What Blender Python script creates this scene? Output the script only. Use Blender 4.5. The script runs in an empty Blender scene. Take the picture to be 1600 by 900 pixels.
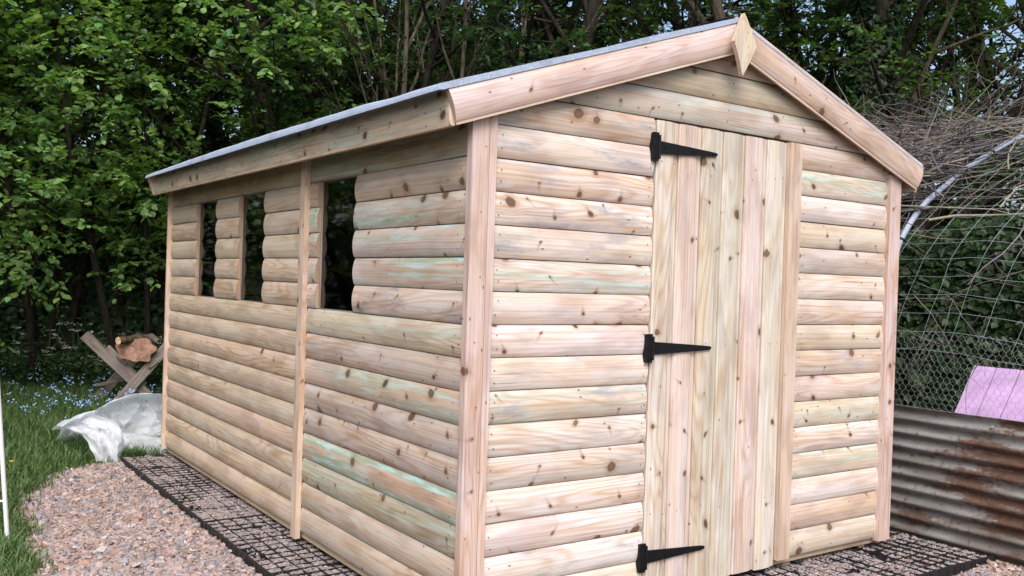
import bpy, math, random
import numpy as np
from mathutils import Vector, Matrix, noise
R = math.radians
PI = math.pi
scene = bpy.context.scene
col = scene.collection

# ------------------------------------------------------------------ camera
def cam_matrix(loc, rx, roll, rz):
    cx, sx, cy, sy, cz, sz = math.cos(rx), math.sin(rx), math.cos(roll), math.sin(roll), math.cos(rz), math.sin(rz)
    Rz = Matrix(((cz, -sz, 0), (sz, cz, 0), (0, 0, 1)))
    Rx = Matrix(((1, 0, 0), (0, cx, -sx), (0, sx, cx)))
    Ry = Matrix(((cy, -sy, 0), (sy, cy, 0), (0, 0, 1)))
    return Matrix.Translation(loc) @ (Rz @ Rx @ Ry).to_4x4()
CAM = Vector((-1.732, -2.768, 1.237))
cd = bpy.data.cameras.new('camera')
cd.sensor_width = 36
cd.lens = 1441.8 / 1600 * 36
cd.clip_start = 0.05
cd.clip_end = 500
co = bpy.data.objects.new('camera', cd)
col.objects.link(co)
co.matrix_world = cam_matrix(CAM, 1.564, 0.032, -0.608)
scene.camera = co

# ------------------------------------------------------------------ light
SUN_EL, SUN_AZ = 48, 212          # azimuth clockwise from +Y
w = bpy.data.worlds.new('World')
scene.world = w
w.use_nodes = True
nt = w.node_tree
nt.nodes.clear()
sky = nt.nodes.new('ShaderNodeTexSky')
sky.sky_type = 'NISHITA'
sky.sun_disc = False
sky.sun_elevation = R(SUN_EL)
sky.sun_rotation = R(SUN_AZ)
sky.dust_density = 4.0
sky.air_density = 1.0
sky.ozone_density = 1.0
bg = nt.nodes.new('ShaderNodeBackground')
bg.inputs['Strength'].default_value = 0.15
wo = nt.nodes.new('ShaderNodeOutputWorld')
nt.links.new(sky.outputs[0], bg.inputs[0])
nt.links.new(bg.outputs[0], wo.inputs[0])
sd = bpy.data.lights.new('sun', 'SUN')
sd.energy = 1.5
sd.angle = R(38)
sd.color = (1.0, 0.965, 0.985)
so = bpy.data.objects.new('sun', sd)
col.objects.link(so)
az, el = R(SUN_AZ), R(SUN_EL)
sv = Vector((math.sin(az) * math.cos(el), math.cos(az) * math.cos(el), math.sin(el)))
so.rotation_euler = sv.to_track_quat('Z', 'Y').to_euler()
vs = scene.view_settings
vs.view_transform = 'Standard'
vs.look = 'None'
vs.gamma = 1
vs.exposure = 0.72
scene.cycles.max_bounces = 6
scene.cycles.transparent_max_bounces = 12
scene.cycles.use_denoising = True

# ------------------------------------------------------------------ helpers
rng = random.Random(11)
nrg = np.random.default_rng(5)

def tag(o, label=None, cat=None, group=None, kind=None):
    if label: o['label'] = label
    if cat: o['category'] = cat
    if group: o['group'] = group
    if kind: o['kind'] = kind
    return o

def empty(name, loc=(0, 0, 0), rz=0):
    o = bpy.data.objects.new(name, None)
    col.objects.link(o)
    o.location = loc
    o.rotation_euler = (0, 0, rz)
    o.empty_display_size = 0.1
    return o

def copy_tree(o, parent=None):
    c = o.copy()
    col.objects.link(c)
    if parent is not None:
        c.parent = parent
    for ch in list(o.children):
        copy_tree(ch, c)
    return c

class MB:
    """collects faces with uv, tint and feature colours, then links ONE mesh object"""
    def __init__(s):
        s.v = []; s.f = []; s.uv = []; s.t = []; s.ft = []; s.sm = []; s.m = []
    def face(s, pts, uv=None, tint=(1, 1, 1), feat=(0, 0, 0), smooth=False, m=0):
        b = len(s.v)
        s.v += [tuple(p) for p in pts]
        s.f.append(tuple(range(b, b + len(pts))))
        s.uv.append(uv or [(0, 0)] * len(pts)); s.t.append(tint); s.ft.append(feat); s.sm.append(smooth); s.m.append(m)
    def grid(s, P, UV, tint=(1, 1, 1), feat=(0, 0, 0), smooth=True, m=0, flip=False):
        nr, nc = len(P), len(P[0])
        b = len(s.v)
        for r in P: s.v += [tuple(p) for p in r]
        for i in range(nr - 1):
            for j in range(nc - 1):
                q = [(i, j), (i, j + 1), (i + 1, j + 1), (i + 1, j)]
                if flip: q.reverse()
                s.f.append(tuple(b + a * nc + c for a, c in q))
                s.uv.append([UV[a][c] for a, c in q])
                s.t.append(tint); s.ft.append(feat); s.sm.append(smooth); s.m.append(m)
    def box(s, lo, hi, tint=(1, 1, 1), feat=(0, 0, 0), grain=0, m=0, M=None):
        """axis aligned box (optionally transformed by M); grain = axis the wood grain follows"""
        ru, rv = rng.random() * 40, rng.random() * 40
        x0, y0, z0 = lo; x1, y1, z1 = hi
        c = [(x0, y0, z0), (x1, y0, z0), (x1, y1, z0), (x0, y1, z0), (x0, y0, z1), (x1, y0, z1), (x1, y1, z1), (x0, y1, z1)]
        for q in ((0, 3, 2, 1), (4, 5, 6, 7), (0, 1, 5, 4), (2, 3, 7, 6), (1, 2, 6, 5), (3, 0, 4, 7)):
            pts = [c[i] for i in q]
            o = [a for a in range(3) if a != grain and max(p[a] for p in pts) - min(p[a] for p in pts) > 1e-9]
            ga = grain if max(p[grain] for p in pts) - min(p[grain] for p in pts) > 1e-9 else o[0]
            oa = [a for a in o if a != ga][-1] if [a for a in o if a != ga] else ga
            uv = [(p[ga] + ru, p[oa] + rv) for p in pts]
            if M is not None: pts = [M @ Vector(p) for p in pts]
            s.face(pts, uv, tint, feat, m=m)
    def tube(s, path, rad, n=6, tint=(1, 1, 1), feat=(0, 0, 0), cap=True, m=0):
        path = [Vector(p) for p in path]
        if not hasattr(rad, '__len__'): rad = [rad] * len(path)
        rows, uvs = [], []
        L = rng.random() * 9
        prev = None
        for i, p in enumerate(path):
            t = (path[min(i + 1, len(path) - 1)] - path[max(i - 1, 0)])
            if t.length < 1e-9: t = Vector((0, 0, 1))
            t.normalize()
            if prev is None:
                a = Vector((1, 0, 0)) if abs(t.x) < .8 else Vector((0, 1, 0))
                prev = (a - t * a.dot(t)).normalized()
            else:
                q = prev - t * prev.dot(t)
                prev = q.normalized() if q.length > 1e-6 else prev
            bn = t.cross(prev)
            if i: L += (p - path[i - 1]).length
            rows.append([p + (prev * math.cos(2 * PI * k / n) + bn * math.sin(2 * PI * k / n)) * rad[i] for k in range(n + 1)])
            uvs.append([(L, k / n * rad[0] * 6) for k in range(n + 1)])
        s.grid(rows, uvs, tint, feat, True, m)
        if cap:
            s.face(list(reversed(rows[0][:-1])), None, tint, feat, m=m)
            s.face(rows[-1][:-1], None, tint, feat, m=m)
    def build(s, name, mats, parent=None, bevel=0):
        me = bpy.data.meshes.new(name)
        me.from_pydata(s.v, [], s.f)
        uv = me.uv_layers.new(name='UVMap')
        uv.data.foreach_set('uv', np.array([c for f in s.uv for c in f], dtype=np.float32).ravel())
        k = np.array([len(f) for f in s.f])
        for nm, src in (('tint', s.t), ('feat', s.ft)):
            a = me.color_attributes.new(nm, 'FLOAT_COLOR', 'CORNER')
            arr = np.ones((len(src), 4), dtype=np.float32); arr[:, :3] = np.array(src, dtype=np.float32)
            a.data.foreach_set('color', np.repeat(arr, k, axis=0).ravel())
        me.polygons.foreach_set('use_smooth', np.array(s.sm, dtype=bool))
        if not isinstance(mats, (list, tuple)): mats = [mats]
        for m in mats: me.materials.append(m)
        if len(mats) > 1: me.polygons.foreach_set('material_index', np.array(s.m, dtype=np.int32))
        me.update()
        o = bpy.data.objects.new(name, me)
        col.objects.link(o)
        if parent is not None: o.parent = parent
        if bevel:
            b = o.modifiers.new('bevel', 'BEVEL'); b.width = bevel; b.segments = 2; b.limit_method = 'ANGLE'
        return o

def np_mesh(name, V, F, mat, tint=None, parent=None, smooth=False):
    """fast mesh from arrays; F is (M,k); tint is per vertex (N,3)"""
    me = bpy.data.meshes.new(name)
    V = np.asarray(V, dtype=np.float32); F = np.asarray(F, dtype=np.int32)
    me.vertices.add(len(V)); me.vertices.foreach_set('co', V.ravel())
    k = F.shape[1]
    me.loops.add(F.size); me.loops.foreach_set('vertex_index', F.ravel())
    me.polygons.add(len(F)); me.polygons.foreach_set('loop_start', np.arange(0, F.size, k, dtype=np.int32))
    me.polygons.foreach_set('use_smooth', np.full(len(F), smooth))
    me.update(calc_edges=True)
    if tint is not None:
        a = me.color_attributes.new('tint', 'FLOAT_COLOR', 'POINT')
        c = np.ones((len(V), 4), dtype=np.float32); c[:, :3] = tint
        a.data.foreach_set('color', c.ravel())
    me.materials.append(mat)
    o = bpy.data.objects.new(name, me)
    col.objects.link(o)
    if parent is not None: o.parent = parent
    return o

# ------------------------------------------------------------------ materials
def new_mat(name):
    m = bpy.data.materials.new(name); m.use_nodes = True
    m.node_tree.nodes.clear()
    return m, m.node_tree
class N:
    def __init__(s, t): s.t = t
    def n(s, typ, **kw):
        nd = s.t.nodes.new(typ)
        for k, v in kw.items(): setattr(nd, k, v)
        return nd
    def put(s, sock, v):
        if isinstance(v, bpy.types.NodeSocket): s.t.links.new(v, sock)
        elif v is not None:
            if hasattr(v, '__len__') and len(v) == 3 and sock.type == 'RGBA': v = (*v, 1)
            sock.default_value = v
    def math(s, op, a, b=None, c=None, clamp=False):
        nd = s.n('ShaderNodeMath', operation=op, use_clamp=clamp)
        s.put(nd.inputs[0], a); s.put(nd.inputs[1], b)
        if c is not None: s.put(nd.inputs[2], c)
        return nd.outputs[0]
    def mix(s, f, a, b, typ='MIX'):
        nd = s.n('ShaderNodeMix', data_type='RGBA', blend_type=typ)
        s.put(nd.inputs[0], f); s.put(nd.inputs[6], a); s.put(nd.inputs[7], b)
        return nd.outputs[2]
    def noise(s, vec, scale=1, detail=3, rough=.5, dist=0):
        nd = s.n('ShaderNodeTexNoise')
        s.put(nd.inputs['Vector'], vec); s.put(nd.inputs['Scale'], scale); s.put(nd.inputs['Detail'], detail)
        s.put(nd.inputs['Roughness'], rough); s.put(nd.inputs['Distortion'], dist)
        return nd.outputs[0]
    def ramp(s, v, a, b, lo=0., hi=1.):
        nd = s.n('ShaderNodeMapRange', interpolation_type='SMOOTHSTEP')
        s.put(nd.inputs[0], v); s.put(nd.inputs[1], a); s.put(nd.inputs[2], b); s.put(nd.inputs[3], lo); s.put(nd.inputs[4], hi)
        return nd.outputs[0]
    def vec(s, x, y, z=0.):
        nd = s.n('ShaderNodeCombineXYZ')
        for i, v in enumerate((x, y, z)): s.put(nd.inputs[i], v)
        return nd.outputs[0]
    def attr(s, nm): return s.n('ShaderNodeAttribute', attribute_name=nm).outputs['Color']
    def sep(s, v):
        nd = s.n('ShaderNodeSeparateXYZ'); s.put(nd.inputs[0], v); return nd.outputs
    def out(s, shader):
        o = s.n('ShaderNodeOutputMaterial'); s.t.links.new(shader, o.inputs[0])
    def bsdf(s, color, rough=.7, bump=None, bstr=.3, bdist=.002, metal=0, spec=.5):
        b = s.n('ShaderNodeBsdfPrincipled')
        s.put(b.inputs['Base Color'], color); s.put(b.inputs['Roughness'], rough); s.put(b.inputs['Metallic'], metal)
        s.put(b.inputs['Specular IOR Level'], spec)
        if bump is not None:
            bp = s.n('ShaderNodeBump'); s.put(bp.inputs['Strength'], bstr); s.put(bp.inputs['Distance'], bdist); s.put(bp.inputs['Height'], bump)
            s.t.links.new(bp.outputs[0], b.inputs['Normal'])
        return b.outputs[0]

def wood(name, base=(1, 1, 1), rough=.75, fig=.62, weather=0):
    """softwood boards. UV = metres (u along the grain); 'tint' board colour; 'feat' = green tanalith, blue stain, knots"""
    m, t = new_mat(name); g = N(t)
    uv = g.sep(g.n('ShaderNodeUVMap', uv_map='UVMap').outputs[0])
    u, v = uv[0], uv[1]
    ft = g.sep(g.attr('feat'))
    # knots
    KU, KV = 5.2, 11.0
    cv = g.vec(g.math('MULTIPLY', u, KU), g.math('MULTIPLY', v, KV))
    vo = g.n('ShaderNodeTexVoronoi', voronoi_dimensions='2D', feature='F1'); g.put(vo.inputs['Vector'], cv); g.put(vo.inputs['Scale'], 1.0)
    pos = g.sep(vo.outputs['Position']); rc = g.sep(vo.outputs['Color'])
    du = g.math('DIVIDE', g.math('SUBTRACT', g.math('MULTIPLY', u, KU), pos[0]), KU)
    dv = g.math('DIVIDE', g.math('SUBTRACT', g.math('MULTIPLY', v, KV), pos[1]), KV)
    # a little skew so that the knots are slanted ellipses
    dus = g.math('ADD', du, g.math('MULTIPLY', dv, g.math('SUBTRACT', rc[2], .5)))
    d = g.math('SQRT', g.math('ADD', g.math('MULTIPLY', dus, g.math('MULTIPLY', dus, .75)), g.math('MULTIPLY', dv, dv)))
    wob = g.noise(g.vec(u, v), 60, 2)
    d = g.math('ADD', d, g.math('MULTIPLY', g.math('SUBTRACT', wob, .5), .006))
    pres = g.math('LESS_THAN', rc[0], ft[2])
    size = g.math('ADD', .0028, g.math('MULTIPLY', g.math('POWER', rc[1], 2.5), .0125))
    dn = g.math('DIVIDE', d, size)
    core = g.math('MULTIPLY', pres, g.ramp(dn, .75, 1.15, 1, 0))
    ring = g.math('MULTIPLY', pres, g.math('MULTIPLY', g.ramp(dn, .7, 1.0), g.ramp(dn, 1.0, 1.6, 1, 0)))
    halo = g.math('MULTIPLY', pres, g.ramp(dn, .8, 3.6, 1, 0))
    # brown feathery smudge in the wood, running across the board from the knot
    bend = g.math('MULTIPLY', g.math('MULTIPLY', dv, dv), g.math('MULTIPLY', g.math('SUBTRACT', rc[1], .5), 22))
    line = g.math('ABSOLUTE', g.math('ADD', g.math('ADD', du, bend), g.math('MULTIPLY', dv, g.math('MULTIPLY', g.math('SUBTRACT', rc[2], .45), 1.8))))
    line = g.math('ADD', line, g.math('MULTIPLY', g.math('SUBTRACT', g.noise(g.vec(u, v), 90, 3), .5), .010))
    side_ = g.math('MULTIPLY', dv, g.math('SIGN', g.math('SUBTRACT', rc[1], .45)))
    fe = g.math('MULTIPLY', pres, g.math('MULTIPLY', g.ramp(line, .0, g.math('MAXIMUM', .001, g.math('SUBTRACT', .016, g.math('MULTIPLY', g.math('ABSOLUTE', dv), .22))), 1, 0), g.ramp(side_, -.008, .058, 1, 0)))
    fe = g.math('MULTIPLY', fe, g.ramp(side_, -.012, .004))
    # warp of the grain around the knot
    ex = g.math('POWER', 2.718, g.math('MULTIPLY', -1, g.math('POWER', g.math('DIVIDE', d, g.math('MULTIPLY', size, 2.2)), 2)))
    vw = g.math('SUBTRACT', v, g.math('MULTIPLY', g.math('MULTIPLY', dv, pres), g.math('MULTIPLY', ex, .75)))
    wav = g.noise(g.vec(g.math('MULTIPLY', u, 1.7), g.math('MULTIPLY', v, 3)), 1, 2)
    vw = g.math('ADD', vw, g.math('MULTIPLY', wav, .02))
    fine = g.noise(g.vec(g.math('MULTIPLY', u, 3), g.math('MULTIPLY', vw, 330)), 1, 3, .6)
    mid = g.noise(g.vec(g.math('MULTIPLY', u, .6), g.math('MULTIPLY', vw, 115)), 1, 3, .6)
    fg = g.noise(g.vec(g.math('MULTIPLY', u, .9), g.math('MULTIPLY', vw, 8.5)), 1, 1.5, .45, .25)
    rings = g.math('SINE', g.math('MULTIPLY', fg, 95))
    rings = g.math('POWER', g.math('ADD', g.math('MULTIPLY', rings, .5), .5), 2.2)
    figm = g.ramp(g.noise(g.vec(g.math('MULTIPLY', u, .5), g.math('MULTIPLY', v, 3.3)), 1, 1), .42, .62, .25, 1)
    c = g.mix(1, g.attr('tint'), base, 'MULTIPLY')
    pat = g.noise(g.vec(g.math('MULTIPLY', u, 2.3), g.math('MULTIPLY', v, 15)), 1, 3)
    c = g.mix(g.ramp(pat, .40, .62, 0, .7), c, g.mix(1, c, (.97, .89, .76), 'MULTIPLY'))
    pat2 = g.noise(g.vec(g.math('MULTIPLY', u, 3.1), g.math('MULTIPLY', v, 9), 7.), 1, 3)
    c = g.mix(g.ramp(pat2, .45, .62, 0, .8), c, g.mix(1, c, (.78, .74, .73), 'MULTIPLY'))
    c = g.mix(g.math('MULTIPLY', g.math('MULTIPLY', rings, figm), fig), c, g.mix(1, c, (.78, .58, .40), 'MULTIPLY'))
    c = g.mix(g.ramp(mid, .46, .60, 0, .75), c, g.mix(1, c, (.82, .76, .70), 'MULTIPLY'))
    c = g.mix(g.ramp(fine, .4, .72, 0, .22), c, g.mix(1, c, (.68, .60, .52), 'MULTIPLY'))
    # green and blue stains
    gn = g.noise(g.vec(g.math('MULTIPLY', u, 1.0), g.math('MULTIPLY', v, 30)), 1, 5, .65, .3)
    gm = g.math('MULTIPLY', ft[0], g.ramp(gn, .47, .58))
    gcol = g.mix(g.ramp(g.noise(g.vec(g.math('MULTIPLY', u, 6), g.math('MULTIPLY', v, 50)), 1, 3), .4, .65), (.33, .38, .27), (.42, .62, .60))
    c = g.mix(gm, c, gcol)
    bn = g.noise(g.vec(g.math('MULTIPLY', u, 4), g.math('MULTIPLY', v, 14)), 1, 5, .65)
    c = g.mix(g.math('MULTIPLY', ft[1], g.ramp(bn, .50, .70)), c, (.24, .26, .31))
    c = g.mix(g.math('MULTIPLY', halo, .42), c, g.mix(1, c, (.62, .42, .28), 'MULTIPLY'))
    c = g.mix(g.math('MULTIPLY', fe, .60), c, g.mix(1, c, (.45, .33, .24), 'MULTIPLY'))
    kr = g.math('ADD', g.math('MULTIPLY', g.math('SINE', g.math('MULTIPLY', dn, 14)), .5), .5)
    kc = g.mix(rc[2], (.24, .14, .09), (.11, .07, .05))
    kc = g.mix(g.math('MULTIPLY', kr, .5), kc, (.08, .045, .03))
    # pin knots and short drying cracks
    pv = g.n('ShaderNodeTexVoronoi', voronoi_dimensions='2D', feature='F1'); g.put(pv.inputs['Vector'], g.vec(g.math('MULTIPLY', u, 9), g.math('MULTIPLY', v, 17))); g.put(pv.inputs['Scale'], 1.0)
    pc = g.sep(pv.outputs['Color'])
    pk = g.math('MULTIPLY', g.math('LESS_THAN', pc[0], g.math('MULTIPLY', ft[2], .28)), g.ramp(pv.outputs['Distance'], .03, .085, 1, 0))
    c = g.mix(g.math('MULTIPLY', pk, .8), c, (.10, .06, .04))
    ck = g.noise(g.vec(g.math('MULTIPLY', u, 1.3), g.math('MULTIPLY', vw, 150), 3.), 1, 2, .5)
    ckm = g.ramp(g.noise(g.vec(g.math('MULTIPLY', u, 2.0), g.math('MULTIPLY', v, 6), 5.), 1, 2), .56, .66)
    c = g.mix(g.math('MULTIPLY', g.math('MULTIPLY', g.ramp(ck, .64, .70), ckm), .7), c, (.14, .09, .06))
    c = g.mix(core, c, kc)
    c = g.mix(g.math('MULTIPLY', ring, .75), c, (.055, .03, .02))
    if weather:
        wn = g.noise(g.vec(g.math('MULTIPLY', u, 5), g.math('MULTIPLY', v, 60)), 1, 5, .7)
        c = g.mix(g.ramp(wn, .35, .7, 0, .8), c, (.10, .09, .08))
    h = g.math('ADD', g.math('MULTIPLY', fine, .5), g.math('MULTIPLY', rings, .35))
    g.out(g.bsdf(c, rough, h, .25, .0015, spec=.3))
    return m

def simple(name, color, rough=.6, metal=0, nscale=0, var=.3, bump=0, spec=.5, attr=False):
    m, t = new_mat(name); g = N(t)
    c = color; h = None
    if attr: c = g.mix(1, g.attr('tint'), color, 'MULTIPLY')
    if nscale:
        tc = g.n('ShaderNodeTexCoord').outputs['Object']
        nz = g.noise(tc, nscale, 5, .6)
        d = g.mix(1, c, (1 - var,) * 3, 'MULTIPLY')
        c = g.mix(g.ramp(nz, .3, .7), d, c)
        h = nz if bump else None
    g.out(g.bsdf(c, rough, h, bump or .1, .003, metal, spec))
    return m

def leaf_mat(name, trans=.35, rough=.45, spec=.4):
    m, t = new_mat(name); g = N(t)
    a = g.attr('tint')
    b = g.bsdf(a, rough, spec=spec)
    tr = g.n('ShaderNodeBsdfTranslucent'); g.put(tr.inputs[0], g.mix(1, a, (1.25, 1.35, .55), 'MULTIPLY'))
    ms = g.n('ShaderNodeMixShader'); ms.inputs[0].default_value = trans
    t.links.new(b, ms.inputs[1]); t.links.new(tr.outputs[0], ms.inputs[2])
    g.out(ms.outputs[0])
    return m

M_wood = wood('treated_pine', base=(.975, 1.0, 1.10))
M_cut = wood('cut_end_grain', fig=.1)
M_grey = wood('weathered_plank', fig=.35, weather=1)
M_leaf = leaf_mat('leaf', .42)
M_grass = leaf_mat('grass_blade', .3, .5, .25)
M_petal = simple('petal', (1, 1, 1), .8, attr=True)
M_black = simple('black_metal', (.006, .006, .007), .55, 0, 30, .3, .1, .25)
M_plastic = simple('black_plastic', (.016, .016, .018), .5, 0, 20, .4, .05)
M_nail = simple('nail', (.06, .055, .05), .5, .6)
M_white = simple('white_paint', (.75, .77, .8), .35, 0, 14, .1)
M_stone = simple('stone_chip', (1, 1, 1), .85, 0, 90, .3, .3, attr=True, spec=.25)
M_twig = simple('twig', (1, 1, 1), .8, 0, 40, .35, attr=True)
M_wire = simple('wire', (.33, .36, .38), .5, .4)
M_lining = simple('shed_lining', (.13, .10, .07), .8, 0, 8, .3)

def bark_mat():
    m, t = new_mat('bark'); g = N(t)
    p = g.n('ShaderNodeTexCoord').outputs['Object']
    mp = g.n('ShaderNodeMapping'); mp.inputs['Scale'].default_value = (30, 30, 6); t.links.new(p, mp.inputs[0])
    n1 = g.noise(mp.outputs[0], 1, 5, .65)
    n2 = g.noise(p, 3, 3)
    c = g.mix(g.ramp(n1, .35, .65), (.022, .018, .014), (.085, .07, .055))
    c = g.mix(g.ramp(n2, .5, .7, 0, .6), c, (.05, .06, .03))
    c = g.mix(1, c, g.attr('tint'), 'MULTIPLY')
    g.out(g.bsdf(c, .9, n1, .6, .01, spec=.2))
    return m
M_bark = bark_mat()

def soil_mat():
    m, t = new_mat('soil'); g = N(t)
    p = g.n('ShaderNodeTexCoord').outputs['Object']
    a = g.noise(p, 1.4, 5, .6); b = g.noise(p, 26, 4, .6)
    c = g.mix(g.ramp(a, .4, .6), (.022, .028, .012), (.035, .045, .016))
    c = g.mix(g.ramp(b, .45, .7, 0, .7), c, (.03, .022, .014))
    g.out(g.bsdf(c, .95, b, .7, .02, spec=.2))
    return m
def gravelbed_mat():
    m, t = new_mat('gravel_bed'); g = N(t)
    p = g.n('ShaderNodeTexCoord').outputs['Object']
    vo = g.n('ShaderNodeTexVoronoi'); g.put(vo.inputs['Vector'], p); g.put(vo.inputs['Scale'], 75)
    r = g.sep(vo.outputs['Color'])
    b = g.noise(p, 4, 4)
    c = g.mix(r[0], (.22, .13, .10), (.36, .25, .21))
    c = g.mix(g.ramp(r[1], .6, .8), c, (.19, .18, .20))
    c = g.mix(g.ramp(b, .45, .7, 0, .5), c, (.20, .11, .07))
    g.out(g.bsdf(c, .95, vo.outputs['Distance'], .8, .01, spec=.2))
    return m
M_soil = soil_mat(); M_bed = gravelbed_mat()

def felt_mat():
    m, t = new_mat('roof_felt'); g = N(t)
    p = g.n('ShaderNodeTexCoord').outputs['Object']
    n1 = g.noise(p, 260, 2, .6); n2 = g.noise(p, 9, 4)
    c = g.mix(g.ramp(n1, .35, .65), (.26, .32, .42), (.42, .49, .62))
    c = g.mix(g.ramp(n2, .5, .75, 0, .5), c, (.20, .25, .34))
    g.out(g.bsdf(c, .85, n1, .5, .002, spec=.3))
    return m
M_felt = felt_mat()

def glass_mat():
    m, t = new_mat('window_glass'); g = N(t)
    fr = g.n('ShaderNodeFresnel'); fr.inputs[0].default_value = 1.5
    gl = g.n('ShaderNodeBsdfGlossy'); gl.inputs['Roughness'].default_value = .03; gl.inputs[0].default_value = (1, 1, 1, 1)
    tr = g.n('ShaderNodeBsdfTransparent'); tr.inputs[0].default_value = (.42, .47, .47, 1)
    ms = g.n('ShaderNodeMixShader'); t.links.new(fr.outputs[0], ms.inputs[0])
    t.links.new(tr.outputs[0], ms.inputs[1]); t.links.new(gl.outputs[0], ms.inputs[2])
    g.out(ms.outputs[0])
    return m
M_glass = glass_mat()

def rust_mat():
    m, t = new_mat('rusty_galvanised_iron'); g = N(t)
    p = g.n('ShaderNodeTexCoord').outputs['Object']
    xyz = g.sep(p)
    st = g.vec(xyz[0], g.math('MULTIPLY', xyz[1], .5), g.math('MULTIPLY', xyz[2], 2.2))
    a = g.noise(st, 3.2, 6, .66)
    b = g.noise(p, 34, 5, .7)
    # the near lower end of the sheet is the rustiest
    gr = g.math('ADD', g.math('MULTIPLY', xyz[1], -.16), g.math('MULTIPLY', xyz[2], -.10))
    rm = g.math('ADD', g.math('ADD', a, gr), g.math('MULTIPLY', g.math('SUBTRACT', b, .5), .30))
    zn = g.mix(g.ramp(g.noise(st, 7, 4), .35, .65), (.17, .165, .155), (.28, .285, .28))
    rc = g.mix(g.ramp(b, .35, .6), (.05, .028, .02), (.12, .06, .042))
    rc = g.mix(g.ramp(g.noise(st, 11, 3), .55, .7), rc, (.17, .08, .052))
    c = g.mix(g.ramp(rm, .48, .58), zn, rc)
    c = g.mix(g.math('MULTIPLY', g.ramp(b, .56, .68), .75), c, (.035, .025, .022))
    dirt = g.ramp(g.noise(g.vec(xyz[0], xyz[1], g.math('MULTIPLY', xyz[2], 1)), 2.0, 4), .45, .65)
    c = g.mix(g.math('ADD', g.math('MULTIPLY', dirt, .45), .2), c, (.085, .062, .048))
    g.out(g.bsdf(c, .75, b, .3, .002, .05, .3))
    return m
M_rust = rust_mat()

def poly_mat():
    m, t = new_mat('polythene'); g = N(t)
    p = g.n('ShaderNodeTexCoord').outputs['Object']
    nz = g.noise(p, 5, 4)
    sp = g.noise(p, 38, 3)
    c = g.mix(g.ramp(sp, .66, .72, 0, .8), (.86, .91, .97), (.35, .30, .22))
    d = g.n('ShaderNodeBsdfDiffuse'); g.put(d.inputs[0], c)
    tl = g.n('ShaderNodeBsdfTranslucent'); g.put(tl.inputs[0], c)
    tp = g.n('ShaderNodeBsdfTransparent'); tp.inputs[0].default_value = (.9, .93, .95, 1)
    gl = g.n('ShaderNodeBsdfGlossy'); gl.inputs['Roughness'].default_value = .4
    m1 = g.n('ShaderNodeMixShader'); m1.inputs[0].default_value = .4
    t.links.new(d.outputs[0], m1.inputs[1]); t.links.new(tl.outputs[0], m1.inputs[2])
    m2 = g.n('ShaderNodeMixShader'); g.put(m2.inputs[0], g.ramp(nz, .35, .65, .08, .42))
    t.links.new(m1.outputs[0], m2.inputs[1]); t.links.new(tp.outputs[0], m2.inputs[2])
    m3 = g.n('ShaderNodeMixShader'); m3.inputs[0].default_value = .03
    t.links.new(m2.outputs[0], m3.inputs[1]); t.links.new(gl.outputs[0], m3.inputs[2])
    g.out(m3.outputs[0])
    return m
M_poly = poly_mat()

# ================================================================== GROUND
GZ = -0.10
def terrain(x, y):
    d = math.hypot(x - 1.3, y - 1.9)
    k = min(1, max(0, (d - 3.4) / 4))
    return GZ + k * k * (.05 + .10 * noise.noise(Vector((x * .35, y * .35, 0)))) + .006 * noise.noise(Vector((x * 2, y * 2, 3)))
mb = MB()
xs = [-60, -30, -15] + [-9 + i * .45 for i in range(60)] + [25, 40, 60]
ys = [-60, -30, -12] + [-6 + i * .45 for i in range(60)] + [28, 45, 60]
mb.grid([[(x, y, terrain(x, y) - .012) for x in xs] for y in ys], [[(x, y) for x in xs] for y in ys])
tag(mb.build('ground', M_soil), kind='structure')

# the gravel area: an irregular outline, 4 mm and more above the soil
GRAV = [(-.20, 4.02), (-.45, 3.97), (-.68, 3.86), (-.86, 3.50), (-1.03, 3.08), (-1.11, 2.75), (-1.08, 2.45), (-1.15, 2.15), (-1.12, 1.75), (-1.24, 1.2), (-1.6, .2), (-2.6, -1.5), (-3.2, -3.6), (3.4, -3.6), (3.3, -1), (3.05, -.5), (2.93, .2), (2.93, 4.3), (.1, 4.1)]
def in_grav(x, y):
    c = False
    j = len(GRAV) - 1
    for i in range(len(GRAV)):
        xi, yi = GRAV[i]; xj, yj = GRAV[j]
        if (yi > y) != (yj > y) and x < (xj - xi) * (y - yi) / (yj - yi) + xi: c = not c
        j = i
    return c
mb = MB()
st = .08
nx, ny = int(6.8 / st), int(8.2 / st)
def gz(x, y):
    return GZ + .006 + .012 * noise.noise(Vector((x * 3, y * 3, 9)))
for i in range(nx):
    for j in range(ny):
        x, y = -3.3 + i * st, -3.7 + j * st
        jx = x + .03 * math.sin(y * 9); 
        if in_grav(jx + st / 2, y + st / 2):
            q = [(x, y), (x + st, y), (x + st, y + st), (x, y + st)]
            mb.face([(a, b, gz(a, b)) for a, b in q], q, smooth=False)
tag(mb.build('gravel_bed', M_bed), kind='structure')

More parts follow.
